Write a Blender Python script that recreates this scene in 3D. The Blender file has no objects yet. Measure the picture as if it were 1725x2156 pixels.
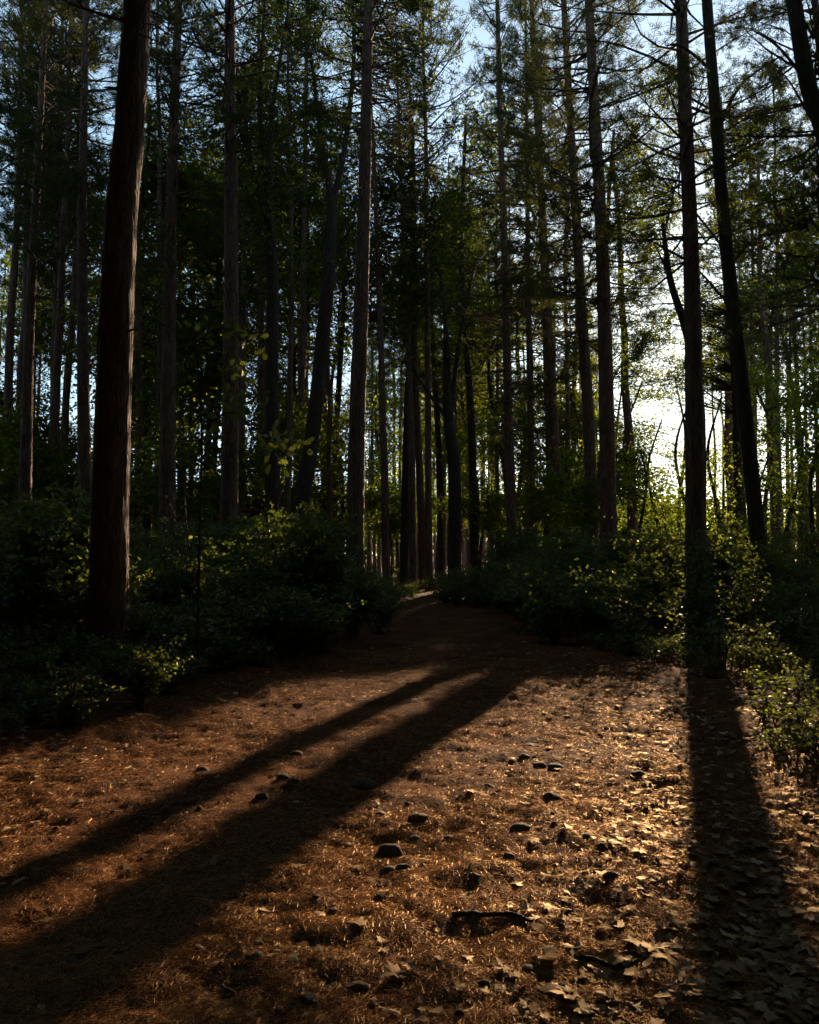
import bpy, math
import numpy as np
from mathutils import Vector

# ------------------------------------------------------------------ camera
scene = bpy.context.scene
F_PX, CX, CY, HOR = 1600.0, 862.5, 1078.0, 1170.0      # pixels of a 1725 x 2156 view of the photograph
PITCH = math.atan((HOR - CY) / F_PX)
EYE = 1.6
cam_data = bpy.data.cameras.new('camera')
cam_data.sensor_fit = 'VERTICAL'
cam_data.sensor_height = 36.0
cam_data.lens = 36.0 * F_PX / 2156.0
cam_data.clip_start = 0.05
cam_data.clip_end = 3000.0
cam = bpy.data.objects.new('camera', cam_data)
scene.collection.objects.link(cam)
cam.location = (0, 0, EYE)
cam.rotation_euler = (math.pi / 2 + PITCH, 0, 0)
scene.camera = cam

def ray(px, py):
    xc, yc = (px - CX) / F_PX, (CY - py) / F_PX
    return np.array([xc, math.cos(PITCH) - yc * math.sin(PITCH), math.sin(PITCH) + yc * math.cos(PITCH)])

def at(px, py, Y):
    d = ray(px, py)
    return np.array([0, 0, EYE]) + d * (Y / d[1])

def on_ground(px, py):
    d = ray(px, py)
    return np.array([0, 0, EYE]) + d * (EYE / -d[2])

# ------------------------------------------------------------------ sky and sun
SUN = ray(1443, 690)
SUN = SUN / np.linalg.norm(SUN)
SUN_EL = math.asin(SUN[2])
SUN_AZ = math.atan2(SUN[0], SUN[1])
SKY_STRENGTH, SUN_STRENGTH, EXPOSURE = 0.14, 5.0, 1.65

world = bpy.data.worlds.new('World')
scene.world = world
world.use_nodes = True
wn, wl = world.node_tree.nodes, world.node_tree.links
wn.clear()
w_out = wn.new('ShaderNodeOutputWorld')
w_bg = wn.new('ShaderNodeBackground')
w_sky = wn.new('ShaderNodeTexSky')
w_sky.sky_type = 'NISHITA'
w_sky.sun_disc = False
w_sky.sun_elevation = SUN_EL
w_sky.sun_rotation = SUN_AZ
w_sky.altitude = 200
w_sky.air_density = 1.0
w_sky.dust_density = 0.4
w_sky.ozone_density = 2.0
w_bg.inputs['Strength'].default_value = SKY_STRENGTH
w_gam = wn.new('ShaderNodeGamma')
w_gam.inputs['Gamma'].default_value = 0.64
wl.new(w_sky.outputs[0], w_gam.inputs['Color'])
w_tint = wn.new('ShaderNodeMixRGB')
w_tint.blend_type = 'MULTIPLY'
w_tint.inputs[0].default_value = 1.0
w_tint.inputs[2].default_value = (0.96, 1.05, 1.03, 1)
wl.new(w_gam.outputs[0], w_tint.inputs[1])
wl.new(w_tint.outputs[0], w_bg.inputs['Color'])
wl.new(w_bg.outputs[0], w_out.inputs['Surface'])

sun_data = bpy.data.lights.new('sun', 'SUN')
sun_data.energy = SUN_STRENGTH
sun_data.angle = math.radians(0.53)
sun_data.color = (1.0, 0.74, 0.47)
sun = bpy.data.objects.new('sun', sun_data)
scene.collection.objects.link(sun)
sun.rotation_euler = Vector(SUN).to_track_quat('Z', 'Y').to_euler()
sun.location = (0, 0, 40)

scene.view_settings.view_transform = 'Standard'
scene.view_settings.look = 'None'
scene.view_settings.exposure = EXPOSURE
scene.view_settings.gamma = 1.0
scene.view_settings.use_curve_mapping = False
scene.render.engine = 'CYCLES'
cy = scene.cycles
cy.max_bounces = 4
cy.diffuse_bounces = 2
cy.use_adaptive_sampling = True
cy.adaptive_threshold = 0.04
cy.adaptive_min_samples = 16
cy.glossy_bounces = 2
cy.transmission_bounces = 3
cy.transparent_max_bounces = 2
cy.caustics_reflective = False
cy.caustics_refractive = False
cy.sample_clamp_indirect = 4.0
cy.use_light_tree = False
cy.use_denoising = True
try:
    cy.denoiser = 'OPENIMAGEDENOISE'
    cy.denoising_input_passes = 'RGB_ALBEDO_NORMAL'
except Exception:
    pass

# ------------------------------------------------------------------ noise
rng = np.random.default_rng(11)
_perm = np.random.default_rng(5).random((256, 256))

def vnoise(x, y):
    xi, yi = np.floor(x).astype(int), np.floor(y).astype(int)
    fx, fy = x - xi, y - yi
    fx, fy = fx * fx * (3 - 2 * fx), fy * fy * (3 - 2 * fy)
    a, b = _perm[xi & 255, yi & 255], _perm[(xi + 1) & 255, yi & 255]
    c, d = _perm[xi & 255, (yi + 1) & 255], _perm[(xi + 1) & 255, (yi + 1) & 255]
    return (a * (1 - fx) + b * fx) * (1 - fy) + (c * (1 - fx) + d * fx) * fy - 0.5

# ------------------------------------------------------------------ ground shape
PL = np.array([(-5, -4.6), (2, -3.8), (5.45, -2.94), (7, -2.6), (10.2, -1.9), (12.2, -1.0), (16, -0.75), (20, -0.75), (27, -0.9), (32, -1.7), (38, -4.5), (60, -22)])
PR = np.array([(-5, 2.2), (2, 2.3), (4.8, 2.6), (6, 2.9), (9, 3.4), (10.2, 3.2), (11.2, 2.3), (13, 1.9), (19, 1.5), (22, 1.2), (27, 0.5), (32, -0.2), (38, -2.6), (60, -19)])

def path_mask(x, y):
    """1 inside the path, falling to 0 over half a metre outside."""
    l = np.interp(y, PL[:, 0], PL[:, 1]) + 0.5 * vnoise(x * 0 + 3.1, y * 1.3)
    r = np.interp(y, PR[:, 0], PR[:, 1]) + 0.5 * vnoise(x * 0 + 9.7, y * 1.1)
    d = np.minimum(x - l, r - x)
    return np.clip(d / 0.6 + 0.6, 0, 1)

def height(x, y):
    x, y = np.asarray(x, float), np.asarray(y, float)
    m = path_mask(x, y)
    near = np.clip((16 - y) / 4, 0, 1) * np.clip((8 - np.abs(x)) / 2, 0, 1)
    h = 0.10 * (1 - m) + 0.10 * vnoise(x * 0.21 + 5, y * 0.21) * (0.35 + 0.65 * (1 - m))
    h = h + 0.045 * vnoise(x * 0.9, y * 0.9 + 7)
    h = h + near * (0.040 * vnoise(x * 2.7 + 20, y * 2.7) + 0.032 * vnoise(x * 6.7, y * 6.7 + 50) + 0.020 * vnoise(x * 13 + 9, y * 13))
    return h - 0.03

# ------------------------------------------------------------------ where the evening sun gets through the canopy
TAN = SUN[2] / math.hypot(SUN[0], SUN[1])
AZ = np.array([SUN[0], SUN[1]]) / math.hypot(SUN[0], SUN[1])
PERP = np.array([AZ[1], -AZ[0]])

def inside(poly, x, y):
    res = np.zeros(x.shape, bool)
    n = len(poly)
    for i in range(n):
        x0, y0 = poly[i]
        x1, y1 = poly[(i + 1) % n]
        if y0 == y1:
            continue
        c = ((y0 > y) != (y1 > y)) & (x < (x1 - x0) * (y - y0) / (y1 - y0) + x0)
        res ^= c
    return res

def gpoly(pts):
    return [tuple(on_ground(*p)[:2]) for p in pts]

CLEARING = gpoly([(-60, 1655), (300, 1560), (560, 1435), (760, 1418), (900, 1400), (1050, 1400), (1180, 1425), (1300, 1405), (1420, 1385), (1640, 1410),
                  (1790, 1500), (1790, 2010), (1100, 1960), (-60, 1990)])
RIGHT_GLOW = [(2.6, 10.6), (3.5, 22), (10, 52), (27, 52), (18, 30), (13, 8), (5, 5)]
THICKET = [(-14, 4.6), (-3.3, 5.2), (-1.6, 10.6), (3.0, 10.9), (2.2, 24), (-14, 24)]     # stays in deep shade
SHEETS = []      # trunks the sun reaches: (base xy, half width, z from, z to, share of leaves kept)
SPOTS = []       # (centre, radius, share kept)

def beam_keep(P, shrubs=False):
    """Probability that a leaf at P stands: low where the photograph shows sun getting through."""
    P = np.asarray(P, float)
    t = P[:, 2] / SUN[2]
    gx, gy = P[:, 0] - SUN[0] * t, P[:, 1] - SUN[1] * t
    keep = np.ones(len(P))
    keep[inside(CLEARING, gx, gy)] = 0.055
    if shrubs:
        return keep
    for (bx, by), w, z0, z1, k in SHEETS:
        dx, dy = P[:, 0] - bx, P[:, 1] - by
        u = dx * PERP[0] + dy * PERP[1]
        v = dx * AZ[0] + dy * AZ[1]
        z = P[:, 2] - v * TAN
        hit = (np.abs(u - 0.1) < w) & (v > 0.3) & (z > z0) & (z < z1)
        keep[hit] = np.minimum(keep[hit], k)
    for c, r, k in SPOTS:
        d = P - np.asarray(c)
        s = d @ SUN
        q = np.linalg.norm(d - s[:, None] * SUN, axis=1)
        hit = (s > 0.6) & (q < r)
        keep[hit] = np.minimum(keep[hit], k)
    glow = inside(RIGHT_GLOW, gx, gy)
    keep[glow] = np.minimum(keep[glow], 0.16)
    shaft = (vnoise(gx * 0.40 + 31, gy * 0.16 + 12) > 0.10) & ~inside(THICKET, gx, gy)
    keep[shaft] = np.minimum(keep[shaft], 0.35)
    return keep

# ------------------------------------------------------------------ materials
def new_mat(name):
    m = bpy.data.materials.new(name)
    m.use_nodes = True
    nt = m.node_tree
    nt.nodes.clear()
    out = nt.nodes.new('ShaderNodeOutputMaterial')
    return m, nt, nt.nodes, nt.links, out

def ramp(nodes, stops):
    r = nodes.new('ShaderNodeValToRGB')
    e = r.color_ramp.elements
    while len(e) < len(stops):
        e.new(0.5)
    for el, (p, c) in zip(e, stops):
        el.position = p
        el.color = (*c, 1)
    return r

def leaf_material(name, dif, dif2, tra, tra2, mix=0.5, gloss=0.06, rough=0.45, gtint=(1.0, 0.95, 0.85), stops=None):
    m, nt, N, L, out = new_mat(name)
    geo = N.new('ShaderNodeNewGeometry')
    r1 = ramp(N, stops or [(0, dif), (1, dif2)])
    r2 = ramp(N, [(0, tra), (1, tra2)])
    oi = N.new('ShaderNodeObjectInfo')
    sm = N.new('ShaderNodeMath'); sm.operation = 'ADD'
    fr = N.new('ShaderNodeMath'); fr.operation = 'FRACT'
    L.new(geo.outputs['Random Per Island'], sm.inputs[0]); L.new(oi.outputs['Random'], sm.inputs[1])
    L.new(sm.outputs[0], fr.inputs[0])
    L.new(fr.outputs[0], r1.inputs[0])
    L.new(fr.outputs[0], r2.inputs[0])
    d = N.new('ShaderNodeBsdfDiffuse')
    t = N.new('ShaderNodeBsdfTranslucent')
    g = N.new('ShaderNodeBsdfGlossy')
    g.inputs['Roughness'].default_value = rough
    L.new(r1.outputs[0], d.inputs['Color'])
    L.new(r2.outputs[0], t.inputs['Color'])
    mx = N.new('ShaderNodeMixShader')
    mx.inputs[0].default_value = mix
    L.new(d.outputs[0], mx.inputs[1])
    L.new(t.outputs[0], mx.inputs[2])
    if gloss <= 0:
        L.new(mx.outputs[0], out.inputs['Surface'])
        return m
    g.inputs['Color'].default_value = (*gtint, 1)
    m2 = N.new('ShaderNodeMixShader')
    m2.inputs[0].default_value = gloss
    L.new(mx.outputs[0], m2.inputs[1])
    L.new(g.outputs[0], m2.inputs[2])
    L.new(m2.outputs[0], out.inputs['Surface'])
    return m

def bark_material(name, dark, mid, light, scale=1.0, stretch=0.22, bump=0.6):
    m, nt, N, L, out = new_mat(name)
    tc = N.new('ShaderNodeTexCoord')
    oi = N.new('ShaderNodeObjectInfo')
    add = N.new('ShaderNodeVectorMath'); add.operation = 'ADD'
    mul = N.new('ShaderNodeVectorMath'); mul.operation = 'SCALE'
    mul.inputs[0].default_value = (13, 7, 29)
    L.new(oi.outputs['Random'], mul.inputs['Scale'])
    L.new(tc.outputs['Object'], add.inputs[0]); L.new(mul.outputs[0], add.inputs[1])
    mp = N.new('ShaderNodeMapping')
    mp.inputs['Scale'].default_value = (scale, scale, scale * stretch)
    L.new(add.outputs[0], mp.inputs[0])
    wob = N.new('ShaderNodeTexNoise'); wob.inputs['Scale'].default_value = 9; wob.inputs['Detail'].default_value = 3
    L.new(mp.outputs[0], wob.inputs['Vector'])
    vm = N.new('ShaderNodeVectorMath'); vm.operation = 'MULTIPLY_ADD'
    vm.inputs[1].default_value = (0.09, 0.09, 0.09)
    L.new(wob.outputs['Color'], vm.inputs[0]); L.new(mp.outputs[0], vm.inputs[2])
    vo = N.new('ShaderNodeTexVoronoi'); vo.feature = 'DISTANCE_TO_EDGE'; vo.inputs['Scale'].default_value = 17
    L.new(vm.outputs[0], vo.inputs['Vector'])
    vc = N.new('ShaderNodeTexVoronoi'); vc.inputs['Scale'].default_value = 17
    L.new(vm.outputs[0], vc.inputs['Vector'])
    fine = N.new('ShaderNodeTexNoise'); fine.inputs['Scale'].default_value = 60; fine.inputs['Detail'].default_value = 5
    L.new(mp.outputs[0], fine.inputs['Vector'])
    col = ramp(N, [(0.0, dark), (0.12, mid), (0.6, light)])
    L.new(vo.outputs['Distance'], col.inputs[0])
    tint = ramp(N, [(0.2, tuple(c * 0.6 for c in mid)), (0.8, light)])
    L.new(vc.outputs['Color'], tint.inputs[0])
    mixc = N.new('ShaderNodeMixRGB'); mixc.inputs[0].default_value = 0.45
    L.new(col.outputs[0], mixc.inputs[1]); L.new(tint.outputs[0], mixc.inputs[2])
    mf = N.new('ShaderNodeMixRGB'); mf.blend_type = 'MULTIPLY'; mf.inputs[0].default_value = 0.6
    fr = ramp(N, [(0.3, (0.45, 0.45, 0.45)), (0.7, (1.25, 1.2, 1.15))])
    L.new(fine.outputs['Fac'], fr.inputs[0])
    L.new(mixc.outputs[0], mf.inputs[1]); L.new(fr.outputs[0], mf.inputs[2])
    p = N.new('ShaderNodeBsdfPrincipled')
    p.inputs['Roughness'].default_value = 0.85
    p.inputs['Specular IOR Level'].default_value = 0.25
    L.new(mf.outputs[0], p.inputs['Base Color'])
    hsum = N.new('ShaderNodeMath'); hsum.operation = 'MULTIPLY_ADD'; hsum.inputs[1].default_value = 0.35
    hr = ramp(N, [(0.0, (0, 0, 0)), (0.25, (1, 1, 1))])
    L.new(vo.outputs['Distance'], hr.inputs[0])
    L.new(fine.outputs['Fac'], hsum.inputs[0]); L.new(hr.outputs[0], hsum.inputs[2])
    b = N.new('ShaderNodeBump'); b.inputs['Strength'].default_value = bump; b.inputs['Distance'].default_value = 0.02
    L.new(hsum.outputs[0], b.inputs['Height'])
    L.new(b.outputs[0], p.inputs['Normal'])
    L.new(p.outputs[0], out.inputs['Surface'])
    return m

def soil_material():
    m, nt, N, L, out = new_mat('needle_soil')
    tc = N.new('ShaderNodeNewGeometry')
    n1 = N.new('ShaderNodeTexNoise'); n1.inputs['Scale'].default_value = 1.7; n1.inputs['Detail'].default_value = 6
    n2 = N.new('ShaderNodeTexNoise'); n2.inputs['Scale'].default_value = 55; n2.inputs['Detail'].default_value = 6; n2.inputs['Roughness'].default_value = 0.7
    mp = N.new('ShaderNodeMapping'); mp.inputs['Scale'].default_value = (1, 2.5, 1); mp.inputs['Rotation'].default_value = (0, 0, 0.6)
    n3 = N.new('ShaderNodeTexVoronoi'); n3.inputs['Scale'].default_value = 70
    L.new(tc.outputs['Position'], n1.inputs['Vector'])
    L.new(tc.outputs['Position'], n2.inputs['Vector'])
    L.new(tc.outputs['Position'], mp.inputs[0]); L.new(mp.outputs[0], n3.inputs['Vector'])
    c1 = ramp(N, [(0.3, (0.050, 0.019, 0.007)), (0.55, (0.11, 0.042, 0.013)), (0.75, (0.17, 0.072, 0.025))])
    L.new(n1.outputs['Fac'], c1.inputs[0])
    c2 = ramp(N, [(0.3, (0.35, 0.33, 0.3)), (0.7, (1.5, 1.4, 1.3))])
    L.new(n2.outputs['Fac'], c2.inputs[0])
    mx = N.new('ShaderNodeMixRGB'); mx.blend_type = 'MULTIPLY'; mx.inputs[0].default_value = 0.9
    L.new(c1.outputs[0], mx.inputs[1]); L.new(c2.outputs[0], mx.inputs[2])
    p = N.new('ShaderNodeBsdfPrincipled')
    p.inputs['Roughness'].default_value = 0.95
    p.inputs['Specular IOR Level'].default_value = 0.06
    L.new(mx.outputs[0], p.inputs['Base Color'])
    s = N.new('ShaderNodeMath'); s.operation = 'MULTIPLY_ADD'; s.inputs[1].default_value = 0.5
    L.new(n3.outputs['Distance'], s.inputs[0]); L.new(n2.outputs['Fac'], s.inputs[2])
    b = N.new('ShaderNodeBump'); b.inputs['Strength'].default_value = 0.8; b.inputs['Distance'].default_value = 0.02
    L.new(s.outputs[0], b.inputs['Height']); L.new(b.outputs[0], p.inputs['Normal'])
    L.new(p.outputs[0], out.inputs['Surface'])
    return m

def stone_material():
    m, nt, N, L, out = new_mat('field_stone')
    tc = N.new('ShaderNodeTexCoord'); oi = N.new('ShaderNodeObjectInfo')
    n1 = N.new('ShaderNodeTexNoise'); n1.inputs['Scale'].default_value = 14; n1.inputs['Detail'].default_value = 8
    L.new(tc.outputs['Object'], n1.inputs['Vector'])
    c = ramp(N, [(0.3, (0.045, 0.030, 0.020)), (0.55, (0.11, 0.075, 0.050)), (0.8, (0.19, 0.135, 0.09))])
    L.new(n1.outputs['Fac'], c.inputs[0])
    hs = N.new('ShaderNodeHueSaturation')
    mr = N.new('ShaderNodeMapRange'); mr.inputs['To Min'].default_value = 0.65; mr.inputs['To Max'].default_value = 1.3
    L.new(oi.outputs['Random'], mr.inputs['Value']); L.new(mr.outputs[0], hs.inputs['Value'])
    L.new(c.outputs[0], hs.inputs['Color'])
    p = N.new('ShaderNodeBsdfPrincipled'); p.inputs['Roughness'].default_value = 0.85; p.inputs['Specular IOR Level'].default_value = 0.12
    L.new(hs.outputs[0], p.inputs['Base Color'])
    b = N.new('ShaderNodeBump'); b.inputs['Strength'].default_value = 0.4; b.inputs['Distance'].default_value = 0.01
    L.new(n1.outputs['Fac'], b.inputs['Height']); L.new(b.outputs[0], p.inputs['Normal'])
    L.new(p.outputs[0], out.inputs['Surface'])
    return m

M = {}
M['soil'] = soil_material()
M['stone'] = stone_material()
M['pine_bark'] = bark_material('pine_bark', (0.035, 0.020, 0.015), (0.13, 0.070, 0.048), (0.24, 0.150, 0.110), 1.0, 0.2, 0.8)
M['oak_bark'] = bark_material('oak_bark', (0.014, 0.010, 0.007), (0.046, 0.032, 0.021), (0.082, 0.060, 0.042), 1.4, 0.12, 0.7)
M['twig_bark'] = bark_material('twig_bark', (0.03, 0.02, 0.015), (0.075, 0.05, 0.036), (0.13, 0.09, 0.065), 3, 0.4, 0.3)
M['needle'] = leaf_material('pine_needle', (0.022, 0.040, 0.014), (0.050, 0.070, 0.020), (0.05, 0.075, 0.018), (0.14, 0.13, 0.03), 0.40, 0.0, 0.4)
M['oak_leaf'] = leaf_material('oak_leaf', (0.020, 0.038, 0.009), (0.045, 0.066, 0.013), (0.12, 0.19, 0.014), (0.36, 0.38, 0.03), 0.48, 0.0, 0.42)
M['shrub_leaf'] = leaf_material('shrub_leaf', (0.016, 0.030, 0.009), (0.038, 0.056, 0.014), (0.09, 0.14, 0.013), (0.26, 0.28, 0.03), 0.42, 0.04, 0.38)
M['dead_leaf'] = leaf_material('dead_leaf', (0.15, 0.085, 0.042), (0.36, 0.25, 0.14), (0.12, 0.06, 0.02), (0.28, 0.17, 0.07), 0.2, 0.04, 0.5, (1.0, 0.8, 0.55), [(0, (0.05, 0.024, 0.012)), (0.35, (0.12, 0.062, 0.028)), (0.7, (0.25, 0.15, 0.075)), (1, (0.44, 0.31, 0.18))])
M['dry_needle'] = leaf_material('dry_needle', (0.12, 0.045, 0.014), (0.34, 0.17, 0.065), (0.12, 0.045, 0.012), (0.28, 0.13, 0.04), 0.2, 0.055, 0.42, (1.0, 0.70, 0.40), [(0, (0.07, 0.023, 0.008)), (0.45, (0.20, 0.076, 0.024)), (0.75, (0.36, 0.165, 0.056)), (1, (0.54, 0.30, 0.125))])

# ------------------------------------------------------------------ mesh helpers
C = scene.collection

def mesh(name, V, tris=None, quads=None, mat=None, smooth=False):
    me = bpy.data.meshes.new(name)
    V = np.ascontiguousarray(V, dtype=np.float32)
    loops, starts, n = [], [], 0
    for F, k in ((tris, 3), (quads, 4)):
        if F is None or len(F) == 0:
            continue
        F = np.asarray(F, dtype=np.int32)
        loops.append(F.ravel())
        starts.append(n + np.arange(len(F), dtype=np.int32) * k)
        n += F.size
    loops, starts = np.concatenate(loops), np.concatenate(starts)
    me.vertices.add(len(V)); me.vertices.foreach_set('co', V.ravel())
    me.loops.add(len(loops)); me.loops.foreach_set('vertex_index', loops)
    me.polygons.add(len(starts)); me.polygons.foreach_set('loop_start', starts)
    if mat:
        me.materials.append(M[mat])
    me.update(calc_edges=True)
    if smooth:
        me.polygons.foreach_set('use_smooth', np.ones(len(starts), bool))
    return me

def obj(name, me, parent=None, loc=(0, 0, 0), rot=(0, 0, 0), scale=(1, 1, 1)):
    o = bpy.data.objects.new(name, me)
    C.objects.link(o)
    o.location, o.rotation_euler, o.scale = loc, rot, scale
    if parent:
        o.parent = parent
    return o

def tag(o, label=None, category=None, group=None, kind=None):
    for k, v in (('label', label), ('category', category), ('group', group), ('kind', kind)):
        if v:
            o[k] = v
    return o

class MB:
    def __init__(self):
        self.V, self.T, self.Q, self.n = [], [], [], 0
    def add(self, V, T=None, Q=None):
        if T is not None and len(T): self.T.append(np.asarray(T) + self.n)
        if Q is not None and len(Q): self.Q.append(np.asarray(Q) + self.n)
        self.V.append(np.asarray(V, float)); self.n += len(V)
    def arrays(self):
        return (np.concatenate(self.V), np.concatenate(self.T) if self.T else None, np.concatenate(self.Q) if self.Q else None)
    def mesh(self, name, mat, smooth=False, shift=None):
        V, T, Q = self.arrays()
        if shift is not None:
            V = V - np.asarray(shift)
        return mesh(name, V, T, Q, mat, smooth)

def norm(a):
    return a / np.maximum(np.linalg.norm(a, axis=-1, keepdims=True), 1e-9)

def tube(P, R, sides=6, bumpf=None):
    P = np.asarray(P, float); R = np.asarray(R, float); k = len(P)
    T = norm(np.gradient(P, axis=0))
    ref = np.array([0.0, 1.0, 0.0]) if abs(T[:, 1]).mean() < 0.8 else np.array([1.0, 0, 0])
    A = norm(np.cross(T, ref)); B = np.cross(T, A)
    th = np.arange(sides) / sides * 2 * math.pi
    rr = R[:, None] * np.ones((1, sides))
    if bumpf is not None:
        rr = rr * bumpf(P, th)
    V = P[:, None, :] + rr[..., None] * (np.cos(th)[None, :, None] * A[:, None] + np.sin(th)[None, :, None] * B[:, None])
    i = np.arange(k - 1)[:, None] * sides; j = np.arange(sides)[None]; j2 = (j + 1) % sides
    Q = np.stack([i + j, i + j2, i + sides + j2, i + sides + j], -1).reshape(-1, 4)
    return V.reshape(-1, 3), Q

def spline(P, n):
    """Smooth points along a polyline (Catmull-Rom)."""
    P = np.asarray(P, float)
    P = np.vstack([2 * P[0] - P[1], P, 2 * P[-1] - P[-2]])
    seg = len(P) - 3
    t = np.linspace(0, seg - 1e-6, n); i = t.astype(int); f = (t - i)[:, None]
    a, b, c, d = P[i], P[i + 1], P[i + 2], P[i + 3]
    return 0.5 * ((2 * b) + (c - a) * f + (2 * a - 5 * b + 4 * c - d) * f ** 2 + (3 * b - a - 3 * c + d) * f ** 3)

def kite_leaves(P, size, r, flat=0.5, aspect=0.62):
    """Folded two-triangle leaves at the points P."""
    n = len(P)
    nrm = norm(r.normal(size=(n, 3)) * (1 - flat) + np.array([0, 0, 1.0]) * flat)
    d = r.normal(size=(n, 3)); d[:, 2] -= 0.3
    d = norm(d - nrm * (d * nrm).sum(1, keepdims=True))
    s = np.cross(nrm, d)
    L = (size * r.uniform(0.65, 1.25, n))[:, None]
    mid = P + d * L * 0.45
    fold = nrm * L * 0.10
    V = np.stack([P, mid + s * L * aspect / 2 + fold, P + d * L - nrm * L * 0.12, mid - s * L * aspect / 2 + fold], 1).reshape(-1, 3)
    b = np.arange(n)[:, None] * 4
    T = np.concatenate([b + np.array([[0, 2, 1]]), b + np.array([[0, 3, 2]])], 0)
    return V, T

MAPLE = np.array([(0, 0), (0.10, 0.02), (0.34, -0.04), (0.28, 0.14), (0.54, 0.30), (0.36, 0.40), (0.40, 0.56), (0.16, 0.52), (0.12, 0.72), (0, 1.0)])
MAPLE = np.vstack([MAPLE, MAPLE[-2:0:-1] * [-1, 1]])
OAK = np.array([(0, 0), (0.05, 0.10), (0.17, 0.16), (0.10, 0.25), (0.27, 0.36), (0.14, 0.44), (0.34, 0.58), (0.18, 0.66), (0.28, 0.80), (0.12, 0.86), (0, 1.0)])
OAK = np.vstack([OAK, OAK[-2:0:-1] * [-1, 1]])
OVAL = np.array([(0, 0), (0.20, 0.16), (0.30, 0.42), (0.20, 0.72), (0, 1.0), (-0.20, 0.72), (-0.30, 0.42), (-0.20, 0.16)])

def shaped_leaves(P, size, r, outline, flat=0.5, curl=0.25, nrm=None, drop=-0.3):
    n, k = len(P), len(outline)
    if nrm is None:
        nrm = norm(r.normal(size=(n, 3)) * (1 - flat) + np.array([0, 0, 1.0]) * flat)
    d = r.normal(size=(n, 3)); d[:, 2] += drop
    d = norm(d - nrm * (d * nrm).sum(1, keepdims=True))
    s = np.cross(d, nrm)
    L = (size * r.uniform(0.7, 1.2, n))[:, None, None]
    ctr = np.array([[0, 0.42]])
    O = np.vstack([ctr, outline])
    cu = r.normal(size=n)[:, None] * curl + 0.4 * curl
    z = cu * (O[None, :, 0] ** 2 * 1.6 - (O[None, :, 1] - 0.4) ** 2 * 0.5) + r.normal(size=(n, k + 1)) * 0.03 * (curl > 0.3)
    V = P[:, None] + L * (O[None, :, 0:1] * s[:, None] + O[None, :, 1:2] * d[:, None] + z[..., None] * nrm[:, None])
    j = np.arange(k)
    T0 = np.stack([np.zeros(k, int), j + 1, (j + 1) % k + 1], 1)
    T = (np.arange(n)[:, None, None] * (k + 1) + T0[None]).reshape(-1, 3)
    return V.reshape(-1, 3), T

# ------------------------------------------------------------------ ground and path
def axis_steps(lo, hi, step, far_lo, far_hi, growth=1.16):
    mid = list(np.arange(lo, hi, step))
    a, s = [], step
    x = lo
    while x > far_lo:
        s = s * growth; x -= s; a.append(x)
    b, s, x = [], step, mid[-1]
    while x < far_hi:
        s = s * growth; x += s; b.append(x)
    return np.array(a[::-1] + mid + b)

xs = axis_steps(-4.6, 4.8, 0.04, -900, 900)
ys = axis_steps(1.9, 12.5, 0.04, -60, 1500)
GX, GY = np.meshgrid(xs, ys)
GZ = height(GX, GY)
GV = np.stack([GX, GY, GZ], -1).reshape(-1, 3)
nx, ny = len(xs), len(ys)
ii = (np.arange(ny - 1)[:, None] * nx + np.arange(nx - 1)[None]).ravel()
GQ = np.stack([ii, ii + 1, ii + nx + 1, ii + nx], 1)
cxy = GV[GQ].mean(1)
on_path = (path_mask(cxy[:, 0], cxy[:, 1]) > 0.5) & (cxy[:, 1] < 58) & (cxy[:, 1] > -4)

def sub_mesh(name, sel):
    q = GQ[sel]
    u, inv = np.unique(q, return_inverse=True)
    return mesh(name, GV[u], None, inv.reshape(q.shape), 'soil', True)

ground = tag(obj('ground', sub_mesh('ground', ~on_path)), kind='structure')
path = tag(obj('path', sub_mesh('path', on_path)), kind='structure')

def ground_normal(x, y, e=0.03):
    hx = (height(x + e, y) - height(x - e, y)) / (2 * e)
    hy = (height(x, y + e) - height(x, y - e)) / (2 * e)
    return norm(np.stack([-hx, -hy, np.ones_like(hx)], -1))

def frustum_xy(n, y0, y1, r, power=1.0, margin=1.08):
    """Points on the ground in view; density falls with distance."""
    u = r.random(n)
    if power == 1.0:
        y = y0 * (y1 / y0) ** u
    else:
        a = 1 - power
        y = (y0 ** a + u * (y1 ** a - y0 ** a)) ** (1 / a)
    x = (r.random(n) * 2 - 1) * y * (CX / F_PX) * margin
    return x, y

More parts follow.
